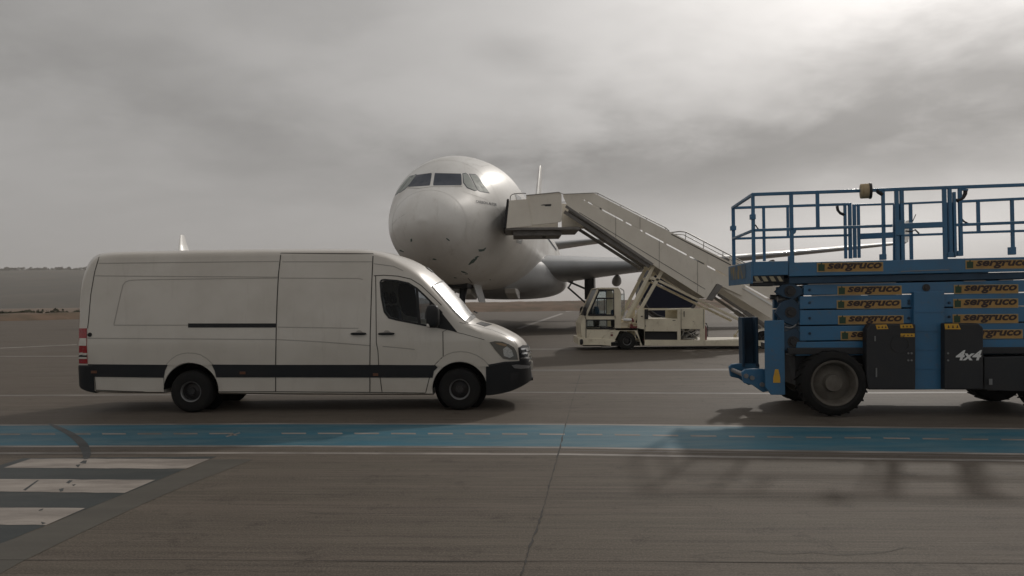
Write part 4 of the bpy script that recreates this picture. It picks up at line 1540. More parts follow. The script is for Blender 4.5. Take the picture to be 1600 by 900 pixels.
        for d, xx, c, zz in ((.6, 47.0, 5.6, 7.15), (2, 48.0, 5.0, 7.3), (5, 50.2, 3.8, 7.75), (8.5, 52.8, 2.5, 8.2), (9.6, 53.7, 1.9, 8.35)):
            rings.append([Vector((xx + u, side * d, zz + v - (u - c * .4) * .05)) for u, v in foil(c, .12, 12)])
        B().loft(rings).build('tailplane', M['air_wing'], ac, smooth=45)
        # main gear
        gx, gy = 27.6, 5.3
        b = B()
        b.tube([(gx - .2, side * gy, 3.5), (gx - .05, side * gy, 1.9)], .34, 18)
        b.tube([(gx - .05, side * gy, 1.95), (gx, side * gy, .75)], .22, 18)
        b.bar((gx - .1, side * (gy - .0), 2.5), (gx, side * (gy - 1.9), 3.35), .13)
        b.bar((gx - .1, side * (gy - .1), 1.5), (gx, side * (gy - 1.5), 2.75), .12)
        b.bar((gx - .1, side * (gy - 1.45), 2.7), (gx, side * (gy - 1.0), 3.4), .10)
        b.bar((gx - 1.0, side * gy, .72), (gx + 1.0, side * gy, .72), .2)
        gear = b.build('main_gear', M['air_dark'], ac, smooth=40)
        b = B()
        b.box(gx - .75, gx + .6, side * (gy + .38) - .03, side * (gy + .38) + .03, 1.9, 3.6)
        b.build('gear_door', M['air_dark'], gear)
        for dx in (-.95, .95):
            for dy in (-.45, .45):
                B().lathe([(.001, -.2), (.3, -.2), (.34, -.22), (.6, -.19), (.7, -.1), (.7, .1), (.6, .19), (.34, .22), (.3, .2), (.001, .2)], (gx + dx, side * gy + dy, .70), 'Y', 32).build('gear_wheel', M['rubber'], gear, smooth=40)
    # fin
    rings = []
    for z, x0, c in ((7.2, 44.0, 9.6), (8.4, 45.6, 8.6), (11, 48.6, 6.6), (14, 52.2, 4.6), (16.2, 54.8, 3.1), (16.45, 55.3, 2.5)):
        rings.append([Vector((x0 + u, v - .02 * c * 0, z)) for u, v in [(a, b_ - 0.02 * c * math.sin(math.pi * a / c)) for a, b_ in foil(c, .095, 12)]])
    B().loft(rings).build('fin', M['air_white'], ac, smooth=45)
    # nose gear
    b = B()
    b.tube([(7.6, 0, 2.6), (7.2, 0, .55)], .13, 14)
    b.bar((7.4, 0, 1.5), (8.6, 0, 2.5), .11)
    b.bar((7.2, -.4, .52), (7.2, .4, .52), .12)
    ng = b.build('nose_gear', M['air_dark'], ac, smooth=40)
    for dy in (-.33, .33):
        B().lathe([(.001, -.13), (.25, -.13), (.42, -.13), (.52, -.07), (.52, .07), (.42, .13), (.25, .13), (.001, .13)], (7.2, dy, .52), 'Y', 28).build('gear_wheel', M['rubber'], ng, smooth=40)
    for s in (-1, 1):
        b = B()
        b.add([Vector((x, s * (.62 + (.0 if z > 2 else .22) + o), z)) for o in (-.02, .02) for x, z in ((6.6, 2.5), (8.6, 2.5), (8.5, 1.75), (6.8, 1.75))],
              [(0, 1, 2, 3), (7, 6, 5, 4), (0, 4, 5, 1), (1, 5, 6, 2), (2, 6, 7, 3), (3, 7, 4, 0)])
        b.build('gear_door', M['air_grey'], ng)
    b = B()
    b.box(5.6, 8.6, -.55, .55, ZC - 2.86, ZC - 2.7)
    b.build('gear_bay', M['black'], ac)
    return ac


build_aircraft()


# ------------------------------------------------------------------ the boarding stairs truck
def build_stairs():
    T = Matrix.Translation((5.0, 27.5, 0))
    fr = Frame(T)
    YN, YF = -1.05, 1.05
    tr = thing('boarding_stairs_truck', 'cream truck carrying raised passenger boarding stairs up to the airliner', 'stairs truck', T)
    Pn = lambda L, y=YN: fr.poly(L, y)
    z6 = lambda L: [(890 + a / 6.957, 440 + b / 6.957) for a, b in L]

    # ---- chassis
    b = B()
    ch = [(901, 528), (943, 530), (960, 531), (968, 517), (992, 517), (1000, 531), (1002, 539.5), (1210, 540.5), (1210, 532), (1150, 532), (1100, 532), (1000, 531)]
    b.prism(Pn([(1000, 531), (1212, 532), (1212, 541), (1001, 540)]), YN, YN + .12)
    b.prism(Pn([(1000, 531), (1212, 532), (1212, 541), (1001, 540)]), YF - .12, YF)
    x0, x1 = fr.side(900, 535, YN)[0], fr.side(1212, 535, YN)[0]
    z0, z1_ = fr.side(1100, 541, YN)[1], fr.side(1100, 531.5, YN)[1]
    b.box(fr.side(1000, 535, YN)[0], x1, YN + .12, YF - .12, z1_ - .06, z1_)
    b.build('chassis', M['cream'], tr, bev=.008)
    b = B()
    b.box(x0 + .3, x1 - .2, -.8, .8, z0 + .02, z1_ - .065)
    b.box(fr.side(940, 540, YN)[0], fr.side(954, 540, YN)[0], YN + .02, YF - .02, .03 + .10, fr.side(950, 534, YN)[1])
    b.build('underframe', M['black'], tr)
    b = B()
    b.prism(Pn(z6([(95, 610), (340, 618), (500, 640), (490, 655), (450, 660), (450, 700), (345, 690), (95, 690)])), YN - .02, YF + .02)
    b.prism(Pn(z6([(340, 640), (450, 640), (450, 655), (345, 655)])), YN - .022, YF + .022)
    b.build('front_bumper', M['cream'], tr, bev=.01)
    # fender ring over the front wheel
    for s in (-1, 1):
        b = B()
        a = Pn(z6([(450, 660), (490, 640), (545, 535), (705, 535), (765, 640), (790, 695), (815, 695), (815, 520), (735, 505), (500, 505), (440, 520), (345, 630), (345, 660)]))
        y0, y1 = (YN, YN + .06) if s < 0 else (YF - .06, YF)
        b.prism(a, y0, y1)
        b.prism(Pn(z6([(500, 505), (735, 505), (735, 530), (500, 530)])), *((YN, YN + .6) if s < 0 else (YF - .6, YF)))
        b.build('mudguard', M['cream'], tr)
    # ---- cab: shell of posts and panels
    b = B()
    lowp = Pn(z6([(138, 618), (126, 560), (122, 455), (172, 372), (500, 372), (500, 508), (345, 618)]))
    winlo = Pn(z6([(185, 420), (195, 412), (475, 412), (487, 422), (487, 508), (475, 518), (195, 518), (185, 508)]))
    for y0, y1 in ((YN, YN + .04), (YF - .04, YF)):
        q = Pn(z6([(138, 618), (126, 560), (122, 455), (172, 372), (180, 372), (180, 520), (345, 520), (345, 618)]))
        b.prism(q, y0, y1)
        b.prism(Pn(z6([(180, 372), (500, 372), (500, 412), (180, 412)])), y0, y1)
        b.prism(Pn(z6([(490, 412), (560, 412), (560, 520), (490, 520)])), y0, y1)
        b.prism(Pn(z6([(345, 520), (500, 520), (440, 530), (345, 618)])), y0, y1)
        b.prism(Pn(z6([(180, 520), (345, 520), (345, 521), (180, 521)])), y0, y1)
        b.prism(Pn(z6([(165, 372), (300, 75), (322, 80), (190, 372)])), y0, y1)
        b.prism(Pn(z6([(300, 75), (310, 66), (525, 64), (545, 85), (310, 92)])), y0, y1)
        b.prism(Pn(z6([(482, 88), (545, 85), (560, 130), (560, 412), (500, 412), (482, 372)])), y0, y1)
    # front lower, roof, back
    b.prism(Pn(z6([(138, 618), (126, 560), (122, 455), (172, 372), (186, 376), (135, 458), (138, 560), (150, 618)])), YN + .04, YF - .04)
    b.prism(Pn(z6([(300, 72), (310, 66), (525, 64), (545, 85), (520, 80), (312, 82)])), YN + .04, YF - .04)
    b.prism(Pn(z6([(545, 130), (560, 130), (560, 520), (545, 520)])), YN + .04, YF - .55)
    b.box(fr.side(908, 520, YN)[0], fr.side(960, 520, YN)[0], YN + .05, YF - .05, fr.side(940, 529, YN)[1], fr.side(940, 527, YN)[1])
    cabo = b.build('cab', M['cream'], tr)
    b = B()
    for y in (YN + .02, YF - .02):
        b.prism(Pn(z6([(190, 372), (322, 85), (480, 90), (480, 370)])), y - .004, y + .004)
        b.prism(winlo, y - .004, y + .004)
    wn = b.build('window', M['cab_glass'], cabo)
    b = B()
    for y, s in ((YN - .006, 1), (YF + .006, -1)):
        fl = lambda L, wd: [b.bar(Vector((p[0], y, p[1])), Vector((q[0], y, q[1])), .02, wd) for p, q in zip(Pn(z6(L))[:-1], Pn(z6(L))[1:])]
        fl([(205, 365), (325, 90), (478, 92), (482, 365), (205, 365)], .055)
        fl([(280, 182), (480, 182)], .05)
        fl([(378, 190), (378, 360)], .025)
        fl([(188, 418), (485, 418), (485, 512), (188, 512), (188, 418)], .04)
        fl([(165, 372), (178, 410), (178, 620)], .02)
    b.build('window_frame', M['black'], wn)
    p0, p1 = Pn(z6([(172, 372), (306, 78)]))
    b = B()
    b.add([(p0[0], YN + .06, p0[1]), (p0[0], YF - .06, p0[1]), (p1[0], YF - .06, p1[1]), (p1[0], YN + .06, p1[1])], [(0, 1, 2, 3)])
    b.build('windscreen', M['cab_glass'], cabo)
    b = B()
    b.prism(Pn(z6([(560, 130), (605, 140), (605, 370), (560, 376)])), YN + .25, YN + .27)
    b.build('rear_window', M['cab_glass'], cabo)
    b = B()
    q = Pn(z6([(560, 70), (600, 95), (605, 135), (605, 375)]))
    for u, v in zip(q[:-1], q[1:]):
        b.bar((u[0], YN + .26, u[1]), (v[0], YN + .26, v[1]), .03)
    b.bar((q[2][0], YN + .26, q[2][1]), (Pn(z6([(560, 138)]))[0][0], YN + .26, q[2][1]), .03)
    b.build('rear_window_frame', M['rail_metal'], cabo)
    b = B()
    c = Pn(z6([(160, 320)]))[0]
    b.rounded((c[0], YN - .18, c[1]), (.12, .26, .34), 8, 3)
    b.bar((c[0] + .02, YN + .02, c[1] - .1), (c[0], YN - .12, c[1] - .05), .03)
    b.build('wing_mirror', M['black'], cabo, smooth=60)
    b = B()
    c = fr.side(948, 512, 0)
    b.rounded((c[0], .1, c[1] - .05), (.5, .55, .16), 8, 4)
    b.rounded((c[0] + .25, .1, c[1] + .32), (.14, .5, .7), 8, 4)
    b.build('seat', M['seat'], cabo, smooth=60)
    b = B()
    c = Pn(z6([(128, 655)]))[0]
    b.rounded((c[0], YN - .03, c[1]), (.12, .05, .2), 6, 3)
    b.build('side_lamp', M['black'], tr, smooth=60)
    b = B()
    for q in ((445, 555, 470, 560), (445, 572, 470, 592), (800, 625, 806, 640)):
        b.prism(Pn(z6([(q[0], q[1]), (q[2], q[1]), (q[2], q[3]), (q[0], q[3])])), YN - .012, YN - .004)
    b.build('warning_label', M['red_paint'], tr)

    # ---- equipment body
    b = B()
    def both(L, th=.05):
        q = Pn(z6(L))
        b.prism(q, YN, YN + th)
        b.prism(q, YF - th, YF)
    both([(735, 300), (815, 300), (815, 640), (765, 640), (735, 540)])
    both([(815, 296), (1170, 294), (1170, 310), (815, 312)])
    both([(815, 403), (1172, 405), (1172, 542), (815, 540)])
    both([(1172, 294), (1208, 294), (1208, 640), (1172, 640)])
    both([(1208, 296), (1470, 290), (1474, 515), (1208, 515)])
    both([(1420, 515), (1474, 515), (1474, 640), (1420, 640)])
    xL, xR = Pn(z6([(815, 540)]))[0][0], Pn(z6([(1470, 540)]))[0][0]
    zt_, zm_, zb_ = Pn(z6([(1300, 296)]))[0][1], Pn(z6([(1300, 403)]))[0][1], Pn(z6([(1300, 636)]))[0][1]
    xm_ = Pn(z6([(1190, 540)]))[0][0]
    b.box(xm_, xR, YN + .05, YF - .05, zt_ - .03, zt_ - .003)
    b.box(xL, xm_, YN + .05, YF - .05, zm_ - .03, zm_ - .003)
    b.build('equipment_body', M['cream'], tr, bev=.006)
    b = B()
    b.box(xL + .01, xm_ - .01, YN + .16, YF - .16, zb_, zm_ - .04)
    b.box(xm_ + .3, xR - .1, -.1, .5, zb_, zm_ + .3)
    b.bar(Vector((xL + .07, YN + .1, zm_)), Vector((xL + .07, YN + .1, zt_)), .12, .3)
    b.build('engine_bay', M['black'], tr)
    b = B()
    rnd = random.Random(5)
    gx0, gx1 = Pn(z6([(1225, 600)]))[0][0], Pn(z6([(1415, 600)]))[0][0]
    gz0, gz1 = Pn(z6([(1300, 630)]))[0][1], Pn(z6([(1300, 520)]))[0][1]
    for k in range(16):
        x, z = rnd.uniform(gx0, gx1), rnd.uniform(gz0, gz1)
        x2, z2 = min(gx1, max(gx0, x + rnd.uniform(-.5, .5))), min(gz1, max(gz0, z + rnd.uniform(-.25, .25)))
        b.tube([(x, YN + rnd.uniform(.1, .5), z), (x2, YN + rnd.uniform(.1, .5), z2)], rnd.uniform(.015, .035), 6)
    b.build('engine_pipes', M['rail_metal'], tr, smooth=40)
    b = B()
    for q in ((910, 522, 4, 4), (820, 478, 10, 8), (775, 372, 20, 10), (1345, 432, 6, 6), (1240, 322, 8, 60), (1120, 418, 30, 6)):
        b.prism(Pn(z6([(q[0], q[1]), (q[0] + q[2], q[1]), (q[0] + q[2], q[1] + q[3]), (q[0], q[1] + q[3])])), YN - .015, YN - .003)
    b.build('latch', M['steel_dark'], tr)
    b = B()
    for L in ([(1212, 300), (1212, 512)], [(820, 545), (820, 405)], [(1455, 300), (1455, 510)]):
        p, q = Pn(z6(L))
        b.bar((p[0], YN - .004, p[1]), (q[0], YN - .004, q[1]), .01, .02)
    b.build('panel_gap', M['seam'], tr)
    # stuff between cab and body
    b = B()
    for q, ysh in (((520, 440, 640, 505), -.9), ((640, 450, 735, 505), -.7), ((560, 410, 600, 450), -.6)):
        p = fr.poly(z6([(q[0], q[1]), (q[2], q[1]), (q[2], q[3]), (q[0], q[3])]), ysh)
        b.prism(p, ysh, ysh + .4)
    b.build('valve_block', M['cream'], tr, bev=.02)
    b = B()
    c = fr.pt(890 + 628 / 6.957, 440 + 415 / 6.957, -1.0)
    b.rounded(c, (.32, .22, .11), 8, 3)
    b.build('work_lamp', M['strip_white'], tr, smooth=60)
    b = B()
    for L in ([(655, 497), (735, 497)], [(680, 400), (695, 440)], [(660, 470), (690, 480)]):
        p, q = Pn(z6(L))
        b.bar((p[0], YN + .05, p[1]), (q[0], YN + .05, q[1]), .05, .07)
    b.build('valve_handle', M['red_paint'], tr)

    # wheels
    for px, rr in ((980, .31), (1196, .31)):
        c = fr.side(px, 533.5, YN)
        for s in (-1, 1):
            wheel(tr, (c[0], s * 1.03, .32), .32, .26, .15, side=s, hubm=M['steel_dark'], rimm=M['rim_grey'])
    b = B()
    for s in (-1, 1):
        L = [(1174, 545), (1176, 527), (1184, 516), (1198, 513), (1212, 514)]
        P = [fr.pt(a, bb, YN) for a, bb in L]
        for u, v in zip(P[:-1], P[1:]):
            u, v = Vector((u.x, s * 1.02, u.z)), Vector((v.x, s * 1.02, v.z))
            b.bar(u, v, .12, .035)
    b.build('mudguard', M['cream'], tr)

    # ---- stairs
    YS0, YS1 = -.98, .98
    fl = B()
    upper = [(880, 303.4), (928, 301.5), (1049, 363), (1160, 419), (1160, 443.2), (908, 308.6), (880, 306.5)]
    lower_ = [(880, 306.5), (908, 308.6), (908, 311.0), (1160, 446.0), (1160, 462.5), (1119, 443.5), (1104, 467), (1018, 412.5), (940, 357), (887, 322)]
    fl.prism(fr.poly(upper, YS0), YS0, YS0 + .05)
    fl.prism(fr.poly(lower_, YS0), YS0, YS0 + .05)
    # bridges across the light slot
    for k in range(24):
        u = (k + random.Random(k).uniform(-.3, .3)) / 23
        if k in (0, 23) or k % 3 == 0 or k in (1, 2, 8):
            x, y = 908 + 252 * u, 309.8 + 134.8 * u
            hw_ = 7 if k in (2, 8) else 2.2
            fl.prism(fr.poly([(x - hw_, y - 1.6 - hw_ * .535), (x + hw_, y - 1.6 + hw_ * .535), (x + hw_, y + 1.8 + hw_ * .535), (x - hw_, y + 1.8 - hw_ * .535)], YS0), YS0 + .004, YS0 + .044)
    far = [(880, 306), (908, 309), (1160, 443), (1160, 462.5), (1119, 443.5), (1104, 467), (1018, 412.5), (940, 357), (887, 322)]
    fl.prism(fr.poly(far, YS0), YS1 - .05, YS1)
    flight = fl.build('stair_flight', M['stair_white'], tr, bev=.004)
    # lower flight
    lo = [(1128, 421), (1150, 427), (1172, 447), (1172, 457), (1228, 490), (1228, 512), (1194, 492), (1150, 465), (1119, 446)]
    b = B()
    YL0, YL1 = YS0 + .09, YS1 - .09
    q = fr.poly([(1118, 420), (1235, 488), (1235, 517), (1160, 470), (1119, 446)], YL0)
    b.prism(q, YL0, YL0 + .05)
    b.prism(q, YL1 - .05, YL1)
    q = fr.poly([(1140, 400), (1235, 452), (1235, 484), (1140, 431)], YL1)
    b.prism(q, YL1 - .01, YL1 + .03)
    b.build('stair_flight', M['stair_white'], tr, bev=.006)
    # treads: run parallel to the panels' lower edge
    p_t, p_b = fr.side(900, 318, YS0), fr.side(1215, 484, YS0)
    st = B()
    n = 26
    for i in range(n):
        u = i / (n - 1)
        x, z = p_t[0] + (p_b[0] - p_t[0]) * u, p_t[1] + (p_b[1] - p_t[1]) * u
        st.box(x - .02, x + .26, YS0 + .16, YS1 - .16, z + .02, z + .06)
    st.build('treads', M['stair_under'], flight)
    b = B()
    q0, q1 = fr.poly([(889, 330), (1108, 466)], YS0), None
    (xa, za), (xb, zb2) = q0
    b.add([(xa, YS0 + .06, za), (xb, YS0 + .06, zb2), (xb, YS1 - .06, zb2), (xa, YS1 - .06, za),
           (xa, YS0 + .06, za + .06), (xb, YS0 + .06, zb2 + .06), (xb, YS1 - .06, zb2 + .06), (xa, YS1 - .06, za + .06)],
          [(0, 1, 2, 3), (7, 6, 5, 4), (0, 4, 5, 1), (2, 6, 7, 3), (1, 5, 6, 2), (0, 3, 7, 4)])
    b.build('underside', M['stair_under'], flight)
    # lower edge beam of the near side
    b = B()
    for y in (YS0 + .02, YS1 - .02):
        b.bar(Vector((*(lambda t_: (t_[0],))(fr.side(884, 322, YS0)), y, fr.side(884, 322, YS0)[1])), Vector((fr.side(1020, 413.5, YS0)[0], y, fr.side(1020, 413.5, YS0)[1])), .07, .09)
        b.bar(Vector((fr.side(882, 330, YS0)[0], y + .12, fr.side(882, 330, YS0)[1])), Vector((fr.side(1016, 416, YS0)[0], y + .12, fr.side(1016, 416, YS0)[1])), .05, .12)
    b.build('stringer', M['stair_under'], flight)
    # fill plate under the head of the stairs
    b = B()
    b.prism(fr.poly([(880, 318), (897, 332), (926, 354), (880, 354)], -.2), -.2, -.12)
    b.prism(fr.poly([(880, 318), (897, 332), (926, 354), (880, 354)], -.2), .6, .66)
    b.build('head_plate', M['stair_white'], flight)
    b = B()
    for L, yy, wd in (([(905, 332), (1102, 452)], YS0, .015), ([(1049, 366), (1142, 414)], YS0, .03), ([(962, 338), (962, 371)], YS0, .010), ([(1030, 375), (1030, 420)], YS0, .010), ([(1090, 408), (1090, 457)], YS0, .010), ([(1000, 339), (1000, 357)], YS0, .010)):
        p, q = fr.poly(L, yy)
        b.bar((p[0], yy - .004, p[1]), (q[0], yy - .004, q[1]), .008, wd)
    b.build('panel_gap', M['seam'], flight)
    b = B()
    p, q = fr.poly([(1150, 443), (1232, 492)], YL0)
    b.bar((p[0], YL0 - .01, p[1]), (q[0], YL0 - .01, q[1]), .05, .06)
    b.build('painted_slot_light', M['strip_white'], flight)  # sky light through the stair slot, painted as a white bar
    # handrails
    b = B()
    def rail(L, y, r=.018):
        b.tube([fr.pt(a, c, YS0) + Vector((0, y - YS0, 0)) for a, c in L], r, 8)
    for y in (YS0 + .02, YS1 - .02):
        rail([(929, 301), (934, 301.8), (1040, 355.5), (1046, 361)], y)
        rail([(1047, 363.5), (1062, 361.5), (1072, 362.5), (1170, 414)], y, .022)
        rail([(1052, 366), (1068, 366.5), (1170, 420.5)], y, .016)
        for a, c in ((934, 302), (970, 320), (1010, 340.5), (1040, 355.5)):
            rail([(a, c), (a, c + 6)], y, .014)
        for a, c in ((1072, 362.5), (1100, 377), (1130, 393)):
            rail([(a, c), (a - 1, c + 14)], y, .014)
    b.build('handrail', M['rail_metal'], flight, smooth=50)
    # end plate of upper flight
    b = B()
    q = fr.poly([(1104, 468), (1121, 443), (1129, 447), (1113, 470)], YS0)
    b.prism(q, YS0 - .03, YS0 + .12)
    b.build('end_bracket', M['stair_under'], flight, bev=.01)
    # ---- platform
    pl = B()
    zf = fr.side(832, 354, YN)[1]
    xa, xb_, xc = fr.side(789, 357, YN)[0], fr.side(878, 350, YN)[0], fr.side(906, 354, YN)[0]
    pl.box(xa, xc, YN, YF, zf - .12, zf - .03)
    pl.box(xa + .3, xb_, YN + .25, YF - .25, zf - .30, zf - .12)
    plat = pl.build('platform', M['stair_under'], tr, bev=.01)
    b = B()
    q = Pn([(822, 305.2), (873, 300.3), (875.5, 301), (877.5, 304), (877.5, 346), (868, 348.5), (826, 352.5)])
    b.prism(q, YN, YN + .05)
    b.prism(q, YF - .05, YF)
    b.build('side_panel', M['stair_white'], plat, bev=.02)
    b = B()
    q = Pn([(795.5, 313.5), (824.5, 311), (831.5, 353.5), (791, 357)])
    b.prism(q, YN - .05, YN - .005)
    b.prism(q, YF + .005, YF + .05)
    b.build('extension_panel', M['stair_white'], plat, bev=.01)
    b = B()
    q = Pn([(792, 311), (795.3, 311), (791, 357.5), (786.5, 357.5)])
    b.prism(q, YN - .06, YF + .06)
    b.build('door_bumper', M['black'], plat, bev=.02)
    b = B()
    for y in (YN - .02, YF + .02):
        b.tube([fr.pt(a, c, YN) + Vector((0, y - YN, 0)) for a, c in ((797, 313), (797.5, 307), (800, 304), (804, 302.8), (818, 302), (822, 302.5))], .018, 8)
        b.tube([fr.pt(a, c, YN) + Vector((0, y - YN, 0)) for a, c in ((822, 305.2), (873, 300.3), (880, 303.4), (928, 301.5))], .016, 8)
    b.build('hoop_rail', M['rail_metal'], plat, smooth=50)
    b = B()
    q = [(845, 320.2), (849, 319.4), (856, 319.0), (861.5, 318.8), (861, 322), (852, 322.3), (851, 321), (845.5, 321)]
    b.prism(Pn(q), YN - .006, YN - .001)
    b.build('worn_mark', M['steel_dark'], plat)
    b = B()
    c = fr.pt(850, 369, -.3)
    b.tube([fr.pt(846, 362, -.3), c], .03, 6)
    b.rounded(c, (.16, .16, .12), 6, 3)
    b.build('lamp', M['black'], plat, smooth=60)
    # ---- struts
    b = B()
    for y in (-.75, .75):
        s0 = fr.side
        def stt(L, wd, hg):
            p, q = fr.side(*L[0], -.75), fr.side(*L[1], -.75)
            b.bar((p[0], y, p[1]), (q[0], y, q[1]), wd, hg)
        stt([(1022, 414), (975, 505)], .10, .12)
        stt([(1036, 421), (988, 506)], .10, .12)
        stt([(1016, 434), (1030, 438)], .10, .10)
        stt([(1018, 433), (1162, 503)], .07, .085)
    b.bar((fr.side(1022, 416, -.75)[0], -.75, fr.side(1022, 416, -.75)[1]), (fr.side(1022, 416, -.75)[0], .75, fr.side(1022, 416, -.75)[1]), .12)
    b.build('support_strut', M['cream'], tr, bev=.01)
    b = B()
    for y in (-.55, .55):
        p, q = fr.side(1122, 460, -.55), fr.side(1204, 515, -.55)
        b.tube([(p[0], y, p[1]), ((p[0] + q[0]) / 2, y, (p[1] + q[1]) / 2)], .055, 12)
        b.tube([((p[0] + q[0]) / 2, y, (p[1] + q[1]) / 2), (q[0], y, q[1])], .085, 12)
    b.build('lift_cylinder', M['stair_under'], tr, smooth=40)
    # extinguisher behind the body
    c = fr.side(1100.5, 530, YN + .3)
    Te = T @ Matrix.Translation((c[0], YN + .25, c[1] - .02))
    ex_ = thing('fire_extinguisher', 'small dark red extinguisher behind the cream equipment box', 'fire extinguisher', Te)
    B().lathe([(.001, 0), (.075, 0), (.08, .03), (.08, .42), (.05, .5), (.025, .53), (.001, .53)], (0, 0, 0), 'Z', 20).build('bottle', M['red_paint'], ex_, smooth=40)
    b = B()
    b.tube([(0, 0, .53), (0, 0, .6), (.06, -.02, .6), (.11, -.03, .45), (.10, -.03, .12)], .014, 6)
    b.box(-.03, .03, -.02, .02, .56, .62)
    b.build('hose', M['black'], ex_, smooth=40)


build_stairs()


# ------------------------------------------------------------------ the scissor lift
def build_lift():
    p0 = G(1305, 652)
    T = Matrix.Translation(p0) @ Matrix.Rotation(R(-5.0), 4, 'Z') @ Matrix.Translation((0, 1.0, 0))
    fr = Frame(T)
    lf = thing('scissor_lift', 'large blue four wheel scissor lift with folded stack and railed platform', 'scissor lift', T)
    YD = .84          # half width of the deck
    YA = .80          # outer face of the arms
    N = lambda L, y=-YD: fr.poly(L, y)

    # wheels
    cx, cz = fr.side(1305, 603, -1.0)
    R_ = .50
    x2 = fr.side(1542, 610, .92)[0] + .03
    for x in (0.0, x2):
        for s in (-1, 1):
            wheel(lf, (x, s * 1.0, R_), R_ - .02, .36, .335, side=s, hubm=M['lift_rim'], rimm=M['lift_rim'], style='lift', tread=22)
    b = B()
    for x in (0.0, x2):
        b.bar((x, -.75, R_), (x, .75, R_), .16)
    b.box(-.3, .3, -.6, .6, .45, .75)
    b.box(x2 - .3, x2 + .3, -.6, .6, .45, .75)
    b.build('axle', M['black'], lf)
    # chassis
    zc0, zc1 = fr.side(1400, 608, -.9)[1], fr.side(1400, 556, -.9)[1]
    xl, xr_ = fr.side(1242, 580, -.6)[0], x2 + .95
    b = B()
    b.box(xl, xr_, -.62, .62, zc0 + .02, zc1 - .02)
    b.box(R_ + .06, x2 - R_ - .06, -.86, .86, zc0 + .012, zc1 - .03)
    b.box(-.62, x2 + .62, -.84, .84, 2 * R_ + .02, zc1 + .02)
    b.build('chassis', M['box_black'], lf, bev=.01)
    # scissor arms, both sides
    rows = [((1256, 445.5), (1640, 436.5), (1640, 455), (1256, 461)), ((1250, 463), (1640, 457), (1640, 477), (1250, 483)), ((1250, 485), (1640, 479), (1640, 502), (1250, 508)),
            ((1250, 510), (1640, 504), (1640, 527), (1250, 532.5)), ((1244, 534.5), (1640, 529), (1640, 553), (1244, 556))]
    for i, rw in enumerate(rows):
        q = fr.poly(rw, -YA)
        for s in (-1, 1):
            b = B()
            b.prism(q, *((-YA, -YA + .10) if s < 0 else (YA - .10, YA)))
            b.build('scissor_arm', M['blue'], lf, bev=.008)
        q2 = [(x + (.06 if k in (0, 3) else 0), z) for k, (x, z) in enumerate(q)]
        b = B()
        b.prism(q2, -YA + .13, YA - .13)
        b.build('inner_arm', M['blue_shaded'], lf)
    for px, py in ((1447, 449.5), (1265, 453), (1265, 473), (1265, 497), (1265, 521), (1266, 545), (1420, 474), (1483, 473), (1420, 497), (1483, 495), (1420, 470)):
        c = fr.side(px, py, -YA)
        rr = .055 if px == 1447 else .02
        B().lathe([(.001, -.02), (rr * .55, -.02), (rr * .6, -.012), (rr, -.012), (rr, .01), (.001, .01)], (c[0], -YA, c[1]), 'Y', 20).build('arm_pin', M['steel_dark'] if px == 1447 else M['blue_shaded'], lf, smooth=35)
    # pivots at the left ends: pointed plates and pins
    for (cxp, cyp, hw, hh) in ((1233, 455, 22, 13), (1234, 488, 23, 22), (1238, 534, 22, 21)):
        for s in (-1,):
            b = B()
            q = fr.poly([(cxp - hw, cyp + 1), (cxp - hw * .5, cyp - hh * .75), (cxp + 6, cyp - hh), (cxp + hw, cyp - 4), (cxp + hw, cyp + 4), (cxp + 8, cyp + hh), (cxp - hw * .4, cyp + hh * .7)], -YA)
            b.prism(q, *((-YA + .02, -YA + .09) if s < 0 else (YA - .09, YA - .02)))
            piv = b.build('pivot_plate', M['blue_shaded'], lf, bev=.01)
            c = fr.side(cxp + 2, cyp, -YA)
            B().lathe([(.001, s * .02), (.05, s * .02), (.055, 0), (.085, 0), (.09, -s * .05), (.001, -s * .05)], (c[0], s * (YA - .01), c[1]), 'Y', 24).build('pivot_pin', M['steel_dark'], piv, smooth=35)
    b = B()
    c0, c1 = fr.side(1212, 470, -.5), fr.side(1252, 466, -.5)
    b.tube([(c0[0], -.6, c0[1] + .02), (c1[0], -.6, c1[1])], .045, 12)
    b.tube([(c0[0] + .02, -.1, c0[1] + .06), (c1[0], -.1, c1[1])], .04, 12)
    b.build('hydraulic_ram', M['rim_grey'], lf, smooth=40)
    b = B()
    for L in ([(1226, 511), (1234, 512.5), (1240, 510.5), (1244, 507)], [(1228, 553), (1236, 555), (1242, 552)]):
        b.tube([fr.pt(a, c, -YA + .01) for a, c in L], .012, 6)
    b.build('hose', M['rim_grey'], lf, smooth=40)

    # stickers: board (border + orange) > lettering, logo
    tv, tf = text_geo('sergruco', 0.28, 0.035)

    def sticker(q, y, first={}):
        (xa, za), (xb, zb) = q
        wd, hg = xb - xa, za - zb
        b = B()
        b.box(0, wd, -.004, 0, 0, hg, 0)
        m_ = .008
        b.add([(m_, -.0055, m_), (wd - m_, -.0055, m_), (wd - m_, -.0055, hg - m_), (m_, -.0055, hg - m_)], [(0, 1, 2, 3)], 1)
        o = b.build('sticker', [M['st_border'], M['st_orange']], lf, recalc=False)
        o.location = (xa, y, zb)
        t_ = B()
        t_.add([(wd * .155 + u * wd * .82, -.0085, hg * .06 + v * hg * .86) for u, v in tv], tf)
        t_.build('lettering', M['st_text'], o, recalc=False, merge=False)
        t_ = B()
        t_.add([(wd * .02, -.008, hg * .12), (wd * .115, -.008, hg * .12), (wd * .12, -.008, hg * .82), (wd * .085, -.008, hg * .82), (wd * .07, -.008, hg * 1.05), (wd * .05, -.008, hg * .82), (wd * .02, -.008, hg * .84)], [tuple(range(7))])
        t_.build('logo', M['st_green'], o, recalc=False)

